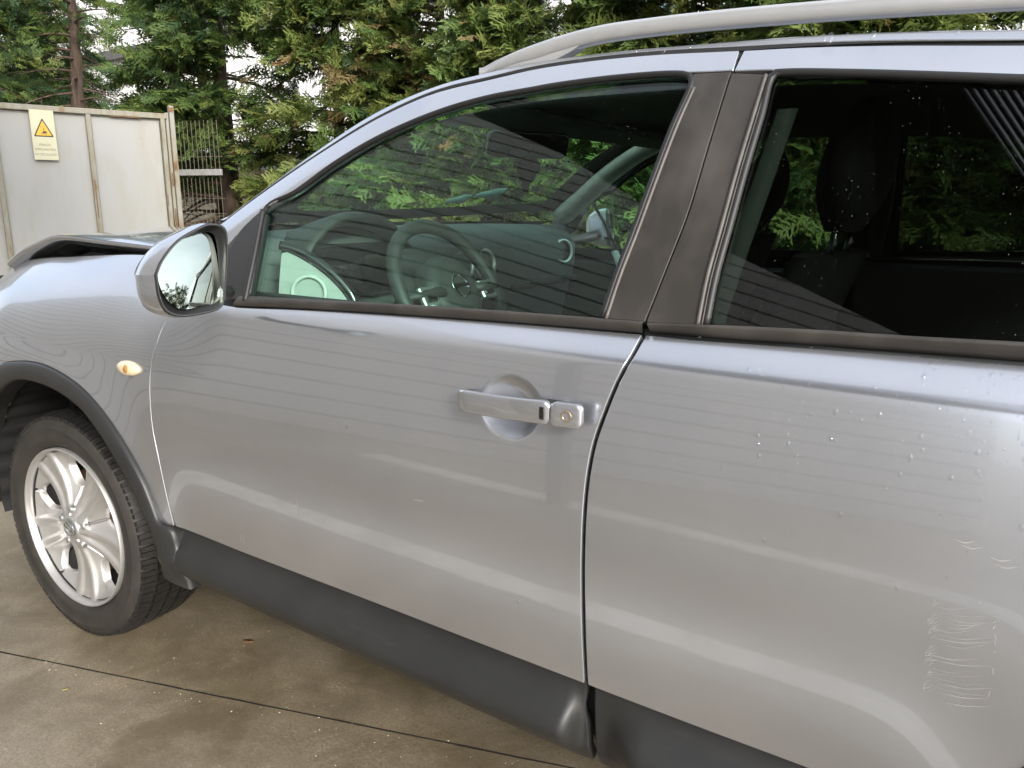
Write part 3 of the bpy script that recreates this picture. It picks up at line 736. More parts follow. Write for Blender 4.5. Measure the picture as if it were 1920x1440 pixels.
def conifer(x, y, h, rad, n, label, w=(3, 4, 3, 1.5, 2, .25, .08), low=.0, trunk_r=.10, lean=(0, 0), bare=0.0, side=None, group='conifers along the fence', sz=.17, hole=.35):
    """trunk with limbs; boughs leave the trunk, droop, and carry sprays towards their tips. bare: share of height without foliage"""
    t = empty('conifer_tree', (x, y, 0)); tag(t, label, 'tree', group)
    def tp(mb, nm, mat):
        o = mb.build(nm, mat, None, True); o.parent = t; o.matrix_parent_inverse = Matrix.Translation(-t.location); return o
    ax = lambda z: np.array([x + lean[0] * z / h + .05 * math.sin(z * 1.7 + x), y + lean[1] * z / h + .05 * math.cos(z * 1.3 + y), z])
    zz = np.linspace(0, h * .96, 26); rr_ = trunk_r * (1 - zz / h * .85) * (1 + .6 * np.exp(-zz / .25)) * (1 + .08 * np.sin(zz * 9 + x))
    tr = tp(MB().tube([ax(z) for z in zz], rr_, 12), 'trunk', 'bark')
    limb = MB(); A, Dr, S_, C_ = [], [], [], []
    nb = int(h * 15)
    # clumps: some boughs are thinner, so gaps open between dense masses
    for b in range(nb):
        f = (b + random.random()) / nb; z0 = h * (.04 + .94 * f)
        az = b * 2.39996 + random.uniform(-.4, .4)
        if side is not None and random.random() < .62: az = side + random.gauss(0, .95)
        R_h = rad * (1.05 - .85 * max(0, f - .25) / .75) * random.uniform(.70, 1.12)
        p0 = ax(z0); d = np.array([math.cos(az), math.sin(az), 0]); rise = random.uniform(-.10, .30)
        pts = [p0 + d * R_h * s + np.array([0, 0, R_h * (rise * s - .25 * s * s)]) for s in np.linspace(0, 1, 6)]
        limb.tube(pts, np.linspace(.016, .004, 6) * (1 + .8 * random.random()), 5)
        if f < bare and random.random() < .92:
            for k in range(3):     # dead twigs on the bare stretch
                q = pts[2 + k]; e = np.array([random.gauss(0, 1), random.gauss(0, 1), random.gauss(0, .7)]); limb.tube([q, q + d * .15 + e * .10, q + d * .25 + e * .22], [.005, .0035, .0015], 4)
            continue
        m_ = int(n / nb * random.uniform(hole, 1.5))
        tone = rng.choice(len(PAL), p=np.array(w) / sum(w)) if random.random() < .45 else None
        for k in range(m_):
            s = random.random() ** .55; i = min(4, int(s * 5)); q = pts[i] + (pts[i + 1] - pts[i]) * (s * 5 - i)
            lat = random.gauss(0, 1); e = np.array([-d[1], d[0], 0]) * lat
            q = q + e * .16 * R_h * (.3 + s) + np.array([0, 0, random.gauss(0, .05)])
            dr = d * random.uniform(.5, 1.1) + e * .55 + np.array([0, 0, random.uniform(-.55, .30)])
            A.append(q); Dr.append(dr); S_.append(sz * random.uniform(.65, 1.35)); C_.append(PAL[tone] if tone is not None and random.random() < .7 else None)
    A, Dr, S_ = np.array(A), np.array(Dr), np.array(S_)
    cols = pick(len(A), w); 
    for i, c in enumerate(C_):
        if c is not None: cols[i] = c
    lb = limb.build('branches', 'twig', None, True); lb.parent = tr
    cr = crown_mesh('crown', A, Dr, S_, cols, None); cr.parent = t; cr.matrix_parent_inverse = Matrix.Translation(-t.location)
    return t
dk = (2, 2.5, 1, .3, 5, .12, .08)
conifer(-10.9, 6.0, 6.2, 1.15, 1700, 'bare-trunked conifer rising behind the left part of the gate', bare=.58, trunk_r=.16, w=(3, 3, 1.5, .5, 3, .1, .05), sz=.22)
conifer(-9.3, 6.6, 6.0, 1.0, 900, 'thin conifer with bare upper limbs beside the gap to the white shed', bare=.66, trunk_r=.11, w=(3, 3, 1, .5, 4, .1, .05), sz=.22)
conifer(-11.9, 5.0, 6.0, 1.5, 4200, 'dark conifer above the far left end of the gate', bare=.12, trunk_r=.14, w=dk, sz=.24, hole=.3)
conifer(-17.0, 8.0, 6.5, 1.9, 4200, 'dense dark conifer in the back row behind the gate', bare=.05, trunk_r=.15, w=dk, sz=.27, hole=.4)
conifer(-15.0, 7.6, 6.5, 1.4, 3000, 'shaded conifer in the back row left of the white gap', bare=.10, trunk_r=.15, w=dk, sz=.26, hole=.4)
conifer(-4.95, 4.30, 5.2, 1.15, 5200, 'deep green conifer with a thick dark trunk standing behind the mesh fence', trunk_r=.13, w=(4, 4, 1.5, .5, 3, .05, .02), sz=.19, bare=.24, side=R(-80))
conifer(-6.0, 4.9, 5.4, 1.1, 5200, 'green conifer filling the space between the gate post and the thick trunk', trunk_r=.10, w=(4, 4, 2, .8, 3, .1, .03), sz=.19, bare=.60, side=R(-80))
hx = [(-3.75, 4.75, 'bushy olive-green conifer over the front of the roof line'), (-2.55, 4.9, 'conifer with orange-brown dead sprays above the windscreen'), (-1.35, 4.7, 'loose conifer behind the front end of the roof rail'),
      (-.15, 4.85, 'conifer seen under the roof rail and through the passenger window'), (1.05, 4.7, 'conifer seen through the front gap of the rear side window'), (2.25, 4.85, 'conifer seen through the middle of the rear side window'), (3.45, 4.75, 'conifer behind the back of the car')]
for i, (x, y, lab) in enumerate(hx):
    conifer(x, y, 4.6 + .3 * math.sin(i * 2.1), 1.10, 7600 if i < 6 else 3500, lab, trunk_r=.085, w=(2.6, 4, 4.4, 3, 1.4, .7, .10), sz=.19, side=R(-92), hole=.3)

# ------------------------------------------------------------------ warehouse behind the viewer: it shows in the paint and the panes
m = NT('cream_cladding'); n1 = m.noise(2, 5); m.set(Base_Color=m.ramp(n1, [(.3, (.68, .64, .58)), (.7, (.76, .72, .66))]), Roughness=.5); MAT['cream_cladding'] = m.m
simple('seam_dark', (.03, .028, .026), .7); simple('soffit_dark', (.045, .042, .040), .8)
wd = np.array([.883, -.469]); wn = np.array([.469, .883]); w0 = np.array([-2.4, -3.0])
Rw = np.array([[wd[0], wn[0], 0], [wd[1], wn[1], 0], [0, 0, 1]])
ware = empty('warehouse', (w0[0], w0[1], 0)); tag(ware, 'cream warehouse of wide horizontal metal panels, mirrored in the car door and windows', 'building')
def W3(s, z, d=0): p = w0 + wd * s + wn * d; return (p[0], p[1], z)
def wh(mb, nm, mat): o = mb.build(nm, mat, None, False); o.parent = ware; o.matrix_parent_inverse = Matrix.Translation(-ware.location); return o
S0, S1 = -4.3, 5.3
np_ = 44; ph_ = .215
gab = lambda s: 6.9 - .36 * (s - 2.97) if s > -4.0 else 9.41 + .36 * (s + 4.0)
for k in range(np_):
    z0, z1 = ph_ * k + .015, ph_ * (k + 1) - .015
    lim = lambda z: (max(S0, -4.0 + (z - 9.41) / .36) if z > gab(S0) and S0 < -4.0 else S0, min(S1, 2.97 - (z - 6.9) / .36))
    (a0, b0), (a1, b1) = lim(z0), lim(z1)
    if b1 <= a1: break
    wh(MB().prism([(a0, z0), (b0, z0), (b1, z1), (a1, z1)], W3(0, 0, -.06), (wd[0], wd[1], 0), (0, 0, 1), .06, (wn[0], wn[1], 0)), 'wall_panel', 'cream_cladding')
wh(MB().prism([(S0, 0), (S1, 0), (S1, gab(S1)), (-4.0, gab(-4.0)), (S0, gab(S0))], W3(0, 0, -.20), (wd[0], wd[1], 0), (0, 0, 1), .13, (wn[0], wn[1], 0)), 'backing_wall', 'seam_dark')
can = empty('reflection_canopy', (1.2, -3.0, 0)); tag(can, 'dark flat canopy on posts out of view, shaped for its rear-window reflection, with an open slatted end bay', 'canopy')  # unseen canopy, placed and shaped to darken and stripe the rear pane's reflection
def cp(mb, nm, mat): o = mb.build(nm, mat, None, False); o.parent = can; o.matrix_parent_inverse = Matrix.Translation(-can.location); return o
CZ = 4.40; sd = np.array([.412, -.911]); c0_ = np.array([1.80, -1.05])
rear = lambda t: c0_ + sd * 3.15 + np.array([.10, 0]) * t
cp(MB().prism([(-1.25, -1.02), (1.80, -1.05), tuple(c0_ + sd * 3.15), (1.65, -3.80), (.20, -2.50), (-.55, -1.55)], (0, 0, CZ), (1, 0, 0), (0, 1, 0), .07, (0, 0, 1)), 'deck', 'soffit_dark')
for k in range(6): cp(MB().box((.40 + .26 * k, -2.0, CZ - .03), (.05, 1.5, .05)), 'rib', 'soffit_dark')
Rs = np.array([[sd[0], -sd[1], 0], [sd[1], sd[0], 0], [0, 0, 1]])
for k in range(38):        # sky shows between the slats of the end bay
    p = c0_ + np.array([.030 + .040 * k, 0]) + sd * 1.55; cp(MB().box((p[0], p[1], CZ + .03), (3.1, .013, .05), Rs), 'slat', 'soffit_dark')
for q in (.02, 3.1): p = c0_ + sd * q; cp(MB().box((p[0] + .8, p[1], CZ + .09), (1.7, .06, .06)), 'bearer', 'soffit_dark')
for x_, y_ in ((.3, -2.45), (3.05, -3.85), (4.5, -3.85)): cp(MB().box((x_, y_, CZ / 2), (.10, .10, CZ)), 'post', 'soffit_dark')

# far tree belt across the yard, seen only in the wing mirror and the paint
A_ = []; D_ = []; Z_s = []
for k in range(2600):
    a = rng.uniform(R(-75), R(8)); r_ = rng.uniform(42, 60); hmax = 3.6 + 2.2 * math.sin(a * 9) + 1.3 * math.sin(a * 23 + 1)
    A_.append((r_ * math.cos(a), r_ * math.sin(a), rng.uniform(.2, max(1.2, hmax)))); D_.append(rng.normal(0, 1, 3) + [0, 0, .3]); Z_s.append(rng.uniform(.9, 1.8))
tag(crown_mesh('far_treeline', np.array(A_), np.array(D_), np.array(Z_s), pick(len(A_), (2, 2, 1, .5, 4, .3, .05)), None), kind='stuff')
# ------------------------------------------------------------------ the car
car = empty('parked_car', (0.9, .89, 0))
tag(car, 'silver grey estate car with a buckled open bonnet and black lower cladding, parked on concrete', 'car')
def child(o, parent):
    """parent without moving: every part is modelled in world coordinates"""
    o.parent = parent; o.matrix_parent_inverse = Matrix.Translation(-Vector(wloc(parent))); return o
def wloc(o):
    v = Vector(o.location) if o.type == 'EMPTY' or o.parent is None else Vector((0, 0, 0)); return v
def part(mb, name, mat, parent=None, sharp=None, smooth=True):
    o = mb.build(name, mat, None, smooth, sharp)
    if parent is None or parent is car: child(o, car)
    else: o.parent = parent          # parts keep identity transforms, so sub-parts need no offset
    return o

def S_door(x, k):
    """front door skin: the flank with the round finger dish pressed in behind the handle"""
    X, Y, Z = S_body(x, k)
    q = np.hypot((X - 1.546) / .056, (Z - .947) / .050)
    dish = np.clip(1 - q ** 2, 0, 1) ** .8 * .0195
    return X, Y + dish, Z
def S_wing(x, k): return S_body(x, k)
P = O
arch_rear = [(2.215, .523), (2.235, .60), (2.30, .70), (2.40, .785), (2.53, .838), (2.66, .85)]
def S_frame(x, k):
    X, Y, Z = S_win(x, k); g = np.interp(X, GX, GK); f = np.clip((k - (g - .055)) / .055, 0, 1.2)
    return X, Y + .012 * f ** 1.5, Z
GX, GK = [np.array([p[i] for p in P['gap_top'] + P['gap_top_r'] + [(2.40, 1.425), (2.60, 1.39)]]) for i in (0, 1)]
def side_panels(far):
    """painted panels, frames, pillars and panes of one flank; far=True mirrors it to the other side"""
    W = (lambda mb: mirrored(mb)) if far else (lambda mb: mb)
    q = .35 if far else 1
    N = lambda v: max(4, int(v * q))
    out = {}
    # front wing
    bot = [(-.60, .30), (-.52, .40), (-.44, .57), (-.33, .70), (-.25, .766)] + P['arch_out'] + [(P['seam_f'][-1][0] - .004, P['seam_f'][-1][1])]
    right = [(P['seam_f'][-1][0] - .004, P['seam_f'][-1][1])] + P['seam_f'][::-1][1:] + [(.625, 1.06), (.64, 1.12)]
    wing = part(W(patch(bot, right, [(-.80, 1.12), (-.4, 1.12), (0, 1.12), (.4, 1.12), (.64, 1.12)],
                        [(-.60, .30), (-.72, .5), (-.80, .8), (-.80, 1.12)], S_wing, N(150), N(90))), 'front_wing', 'silver_paint')
    out['wing'] = wing
    # front door skin
    sf = P['seam_f'][::-1] + [(.625, 1.060)]
    door = part(W(patch(P['bottom_f'], P['seam_b'][::-1], [(.625, 1.060), (.72, 1.056)] + P['belt_f'], sf, S_door if not far else S_body, N(300), N(160))), 'front_door', 'silver_paint')
    out['door'] = door
    fb = [(.590, 1.072), (.650, 1.105), (.709, 1.134), (.736, 1.166), (.769, 1.203)] + P['glass_f_top'][:-2] + [(1.735, 1.4515), (1.786, 1.449)]
    ft = [(.565, 1.12), (.610, 1.165)] + P['gap_top']
    part(W(patch(fb, [(1.786, 1.448), P['gap_top'][-1]], ft, [fb[0], ft[0]], S_frame, N(160), 10, off=.001, gap=.0006, roll=.0015)), 'door_frame', 'silver_paint', door)
    # black film pillar strip of the front door
    st = P['seam_top']
    part(W(patch([(1.679, 1.092), (1.743, 1.092)], [(x, k) for x, k in st[::-1][:7]], [(1.724, 1.4515), (1.7835, 1.449)], P['glass_f_back'][::-1], S_win, 8, N(60), off=-.0005, gap=.0004, roll=.0008)), 'pillar_trim', 'pillar_film', door)
    # the pane, with its dark edge seal
    pane = [P['glass_f_bot'], P['glass_f_back'][::-1], P['glass_f_top'], P['glass_f_front'][::-1]]
    gb = [(x, k - .005) for x, k in P['glass_f_bot']]
    gl = patch(gb, [gb[-1]] + P['glass_f_back'][::-1][1:], P['glass_f_top'], P['glass_f_front'][::-1][:-1] + [P['glass_f_front'][0]] if False else [gb[0]] + P['glass_f_front'][::-1][1:], S_win, N(60), N(30), off=-.009, gap=-.006, roll=.0006, depth=.003, back=True)
    part(W(gl), 'window_pane', 'green_glass', door)
    seal = MB(); lp = P['glass_f_front'][::-1][:-1] + P['glass_f_top'] + P['glass_f_back'][1:]
    seal.tube(on(S_win, lp, 120, -.003), .0055, 8)
    part(W(seal), 'window_seal', 'rubber_seal', door)
    if not far:
        lip = MB(); lip.tube(on(S_win, [(x + .008, k) for x, k in P['glass_f_back'][1:]], 60, .0015), .0028, 6); part(lip, 'seal_lip', 'seal_lip', door)
    # belt strip
    def belt(top, low, name, par):
        a = on(S_win, top, 60, .0); b = on(S_body, low, 60, .0)
        G = np.stack([a + [0, .008, .0], a + [0, -.003, .001], a * .75 + b * .25 + [0, -.0065, .0015], a * .3 + b * .7 + [0, -.0065, .002], b + [0, -.0045, .001], b + [0, .006, -.003]])
        mbb = MB().grid(G); return part(W(mbb), name, 'pillar_film', par)
    belt([(.845, 1.071)] + P['strip_f_top'][1:], P['belt_f'], 'belt_strip', door)
    # rear door
    sb = [(x + .0035, k) for x, k in P['seam_b']]
    rb = [(P['bottom_r'][0][0], P['bottom_r'][0][1])] + P['bottom_r'][1:] + [(2.215, .523)]
    rdoor = part(W(patch([(sb[-1][0], P['bottom_f'][-1][1])] + P['bottom_r'][1:] + [(2.215, .523)], arch_rear[:-1] + [(2.58, .90), (2.61, 1.0), (2.60, 1.093)],
                         [sb[0]] + P['belt_r'][1:] + [(2.40, 1.088), (2.60, 1.093)], [(sb[-1][0], P['bottom_f'][-1][1])] + sb[::-1][1:], S_body, N(220), N(130))), 'rear_door', 'silver_paint')
    out['rdoor'] = rdoor
    gt = P['gap_top_r'] + [(2.40, 1.425), (2.60, 1.39)]
    rt = P['rear_glass_top'] + [(2.40, 1.375), (2.56, 1.335)]
    part(W(patch([(1.7865, 1.448), (1.845, 1.444)] + rt[1:] + [(2.60, 1.325)], [(2.60, 1.325), (2.60, 1.39)], gt, [(1.7865, 1.448), gt[0]], S_frame, N(110), 10, off=.001, gap=.0006, roll=.0015)), 'door_frame', 'silver_paint', rdoor)
    part(W(patch([(1.7455, 1.0915), (1.829, 1.095)], [(x - .003, k) for x, k in P['rear_glass_front'][::-1]], [(1.7852, 1.4470), (1.844, 1.439)], [(1.7448, 1.0915)] + [(x + .0018, k) for x, k in st[::-1][1:7]], S_win, 8, N(60), off=-.0005, gap=.0004, roll=.0008)), 'pillar_trim', 'pillar_film', rdoor)
    rg = [(x, k - .004) for x, k in P['rear_glass_bot']] + [(2.42, 1.107), (2.56, 1.11)]
    gl = patch(rg, [rg[-1], (2.57, 1.2), (2.56, 1.335)], rt, [rg[0]] + P['rear_glass_front'][::-1][1:], S_win, N(50), N(30), off=-.009, gap=-.006, roll=.0006, depth=.003, back=True)
    part(W(gl), 'window_pane', 'privacy_glass', rdoor)
    seal = MB(); seal.tube(on(S_win, P['rear_glass_front'][::-1][:-1] + rt + [(2.57, 1.2), (2.565, 1.11)], 120, -.003), .006, 8)
    part(W(seal), 'window_seal', 'rubber_seal', rdoor)
    if not far:
        lip = MB(); lip.tube(on(S_win, [(x - .010, k) for x, k in P['rear_glass_front'][:]], 60, .001), .0030, 6)
        lip.tube(on(S_win, [(x - .004, k) for x, k in P['rear_glass_front'][:]], 60, .001), .0016, 6); part(lip, 'seal_lip', 'seal_lip', rdoor)
    belt(P['strip_r_top'] + [(2.42, 1.111), (2.58, 1.115)], P['strip_r_bot'] + [(2.42, 1.088), (2.58, 1.092)], 'belt_strip', rdoor)
    # rear quarter, only partly in view from a step aside
    part(W(patch(arch_rear[-2:] + [(2.80, .835), (2.98, .73), (3.10, .60), (3.13, .45), (3.38, .45)], [(3.38, .45), (3.44, .8), (3.38, 1.10)],
                 [(2.605, 1.098), (3.0, 1.10), (3.38, 1.10)], [arch_rear[-2], (2.585, .90), (2.615, 1.0), (2.605, 1.098)], S_body, N(80), N(50))), 'rear_quarter', 'silver_paint')
    part(W(patch([(2.585, 1.105), (3.0, 1.105), (3.36, 1.105)], [(3.36, 1.105), (3.20, 1.25), (3.0, 1.36)], [(2.605, 1.39), (2.8, 1.38), (3.0, 1.36)], [(2.585, 1.105), (2.595, 1.25), (2.605, 1.39)], S_win, N(40), N(20))), 'rear_pillar', 'silver_paint')
    # body-coloured roof edge above the door gap
    eb = [(x, k + .006) for x, k in P['gap_top'][:-1]] + [(1.784, 1.489)] + [(x, k + .006) for x, k in gt[1:]] + [(3.0, 1.366)]
    et = P['edge_top'] + [(2.40, 1.450), (2.70, 1.425), (3.0, 1.385)]
    eb[0] = (.672, 1.2205)
    X = np.concatenate([np.linspace(.650, 1.2, 60), np.linspace(1.21, 2.99, 90)])
    A_, B_ = [crom(c, 300) for c in (eb, et)]
    ka, kb = [np.interp(X, c[:, 0], c[:, 1]) for c in (A_, B_)]
    rows = []
    for f, dy, dz in ((0, .020, .004), (0, .004, -.0005), (.04, 0, 0), (.2, 0, 0), (.4, 0, 0), (.6, 0, 0), (.8, 0, 0), (.94, .0005, 0), (1.0, .003, .0003), (1.0, .010, .0), (1.0, .03, -.004)):
        k = ka + (kb - ka) * f; k = k - .002 * (f == 1.0)
        x, y, z = S_frame(X, k); hh = kb - ka
        rows.append(np.stack([x, y + np.minimum(hh, .02) * .55 * f ** 1.3 + dy - .001, z + dz], 1))
    part(W(MB().grid(np.array(rows))), 'roof_edge', 'silver_paint')
    return out
near = side_panels(False)
far = side_panels(True)
for o in (far['door'], far['rdoor'], far['wing']): pass

# dark inner shell behind the panel gaps, floor, bulkheads
def shell(far):
    mb = MB()
    X = np.linspace(-.55, 3.35, 80); K = np.linspace(.40, 1.09, 24)
    XX, KK = np.meshgrid(X, K, indexing='ij'); x, y, z = S_body(XX, KK)
    z = np.minimum(z, 1.075)
    G = np.stack([x, y + .022 + .12 * np.clip((.52 - KK) / .12, 0, 1), z], -1)
    cell = lambda i, j: (math.hypot(x[i, j], z[i, j] - .338) < .50 or math.hypot(x[i, j] - 2.66, z[i, j] - .338) < .50 or (x[i, j] < .5 and z[i, j] > .9))
    idx = np.arange(80 * 24).reshape(80, 24)
    f = [(idx[i, j], idx[i + 1, j], idx[i + 1, j + 1], idx[i, j + 1]) for i in range(79) for j in range(23) if not (cell(i, j) or cell(i + 1, j + 1) or cell(i + 1, j) or cell(i, j + 1))]
    mb.add(G.reshape(-1, 3), f)
    # window level: B pillar body behind the black strips, and the door-gap channel along the roof
    st = P['seam_top']
    a = on(S_win, [(x - .045, k) for x, k in st], 30, -.02); b = on(S_win, [(x + .05, k) for x, k in st], 30, -.02)
    mb.grid(np.stack([a, b, b + [0, .05, 0], a + [0, .05, 0], a]))
    g = P['gap_top'] + P['gap_top_r'] + [(2.40, 1.425), (2.60, 1.39)]
    a = on(S_win, [(x, k - .012) for x, k in g], 90, -.014); b = on(S_win, [(x, k + .007) for x, k in g], 90, -.014)
    mb.grid(np.stack([a, b]))
    return mirrored(mb) if far else mb
part(shell(False), 'inner_shell', 'shell_dark'); part(shell(True), 'inner_shell', 'shell_dark')
fl = MB()
fl.box((1.45, .89, .36), (2.9, 1.44, .05)); fl.box((.50, .89, .72), (.03, 1.50, .72)); fl.box((3.30, .89, .75), (.06, 1.50, .75))
part(fl, 'floor_pan', 'shell_dark')

# roof skin and lining
def roof_grid(dz, inset=0.0):
    X = np.linspace(1.18, 3.0, 40); T = np.linspace(0, 1, 30)
    et = on(S_win, P['edge_top'] + [(2.40, 1.450), (2.70, 1.425), (3.0, 1.385)], 200)
    G = np.zeros((40, 30, 3))
    for i, xx in enumerate(X):
        y0 = np.interp(xx, et[:, 0], et[:, 1]) + inset; z0 = np.interp(xx, et[:, 0], et[:, 2])
        y1 = WID - y0
        for j, t in enumerate(T):
            yy = y0 + (y1 - y0) * t; c = 1 - (2 * t - 1) ** 2
            xf = xx - .20 * c * (1 - (xx - 1.18) / 1.82) ** 3
            G[i, j] = (xf, yy, z0 - .014 + .030 * c + dz + .02 * t)
    return G
part(MB().grid(roof_grid(-.004)), 'roof', 'silver_paint')
part(MB().grid(roof_grid(-.055, .01)), 'headliner', 'headliner')

# roof rails
def rail(far):
    mb = MB()
    ax = [(1.285, 1.500), (1.33, 1.523), (1.41, 1.541), (1.52, 1.5545), (1.62, 1.5555), (1.75, 1.5525), (2.0, 1.540), (2.3, 1.518), (2.6, 1.488), (2.8, 1.462)]
    c = crom(ax, 90); X = c[:, 0]
    hgt = np.interp(X, [1.285, 1.33, 1.40, 1.50, 1.6, 2.6, 2.8], [.004, .013, .017, .0165, .016, .016, .016])
    G = []
    for k in range(16):
        t = 2 * math.pi * k / 16
        cx, cy = math.copysign(abs(math.cos(t)) ** .7, math.cos(t)), math.copysign(abs(math.sin(t)) ** .7, math.sin(t))
        G.append(np.stack([X, np.full_like(X, .312) + .013 * cx + (X - 2) * .006, c[:, 1] - hgt * .9 + hgt * cy * .9], 1))
    G.append(G[0]); mb.grid(np.array(G))
    # moulded front foot filling the wedge between bar and roof
    et = on(S_win, P['edge_top'], 200)
    fx = np.linspace(1.275, 1.50, 24)
    top = np.interp(fx, X, c[:, 1] - hgt); low = np.interp(fx, et[:, 0], et[:, 2]) - .004
    low = np.where(fx > 1.42, top - (top - low) * np.clip(1 - (fx - 1.42) / .08, 0, 1) ** .6, low)
    low = np.minimum(low, top - .0002)
    yy = .315 + (fx - 2) * .006
    mb.grid(np.array([np.stack([fx, yy + s, h], 1) for s, h in ((-.0135, low), (-.0125, top + .012), (.0125, top + .012), (.0135, low), (-.0135, low))]))
    return mirrored(mb, 0.0) if far else mb
part(rail(False), 'roof_rail', 'grey_rail'); part(rail(True), 'roof_rail', 'grey_rail')

# windscreen
et = on(S_win, P['edge_top'], 300)
def ws_grid(off):
    n, m_ = 24, 26
    sx = np.linspace(.655, 1.19, n); G = np.zeros((n, m_, 3))
    for i, xx in enumerate(sx):
        p = np.array([np.interp(xx, et[:, 0], et[:, k]) for k in range(3)]); p[1] += .028; t = i / (n - 1)
        mid = np.array([.42 + .57 * t, .89, 1.205 + .335 * t + .015 * math.sin(math.pi * t)])
        for j in range(m_):
            u = 2 * j / (m_ - 1) - 1; c = (1 - u * u)
            x = p[0] + (mid[0] - p[0]) * c ** .75; y = p[1] + (WID - 2 * p[1]) * (u + 1) / 2; z = p[2] + (mid[2] - p[2]) * c + .03 * (u + 1) / 2
            G[i, j] = (x - off, y, z + off)
    return G
a, b = ws_grid(0), ws_grid(-.005)
mb = MB(); mb.grid(a); mb.grid(b[:, ::-1])
for e in ((a[0], b[0]), (a[-1], b[-1]), (a[:, 0], b[:, 0]), (a[:, -1], b[:, -1])): mb.grid(np.stack(e))
screen = part(mb, 'windscreen', 'screen_glass')
# black printed border along the foot and sides of the screen
c = ws_grid(-.008)
mb = MB(); mb.grid(c[:3]); mb.grid(c[:, :2]); mb.grid(c[:, -2:]); mb.grid(c[-3:])
part(mb, 'screen_border', 'rubber_seal', screen)
# pillar linings inside
def pillar(far):
    mb = MB(); g = ws_grid(-.03)
    e = g[:, 0]
    pth = e + np.array([.015, .012, 0]); r = np.linspace(.045, .03, len(pth)) if far else np.linspace(.020, .016, len(pth))
    mb.tube(pth, r, 12, flat=.75)
    return mirrored(mb) if far else mb
part(pillar(False), 'pillar_lining', 'dash_plastic'); part(pillar(True), 'pillar_lining', 'trim_light')

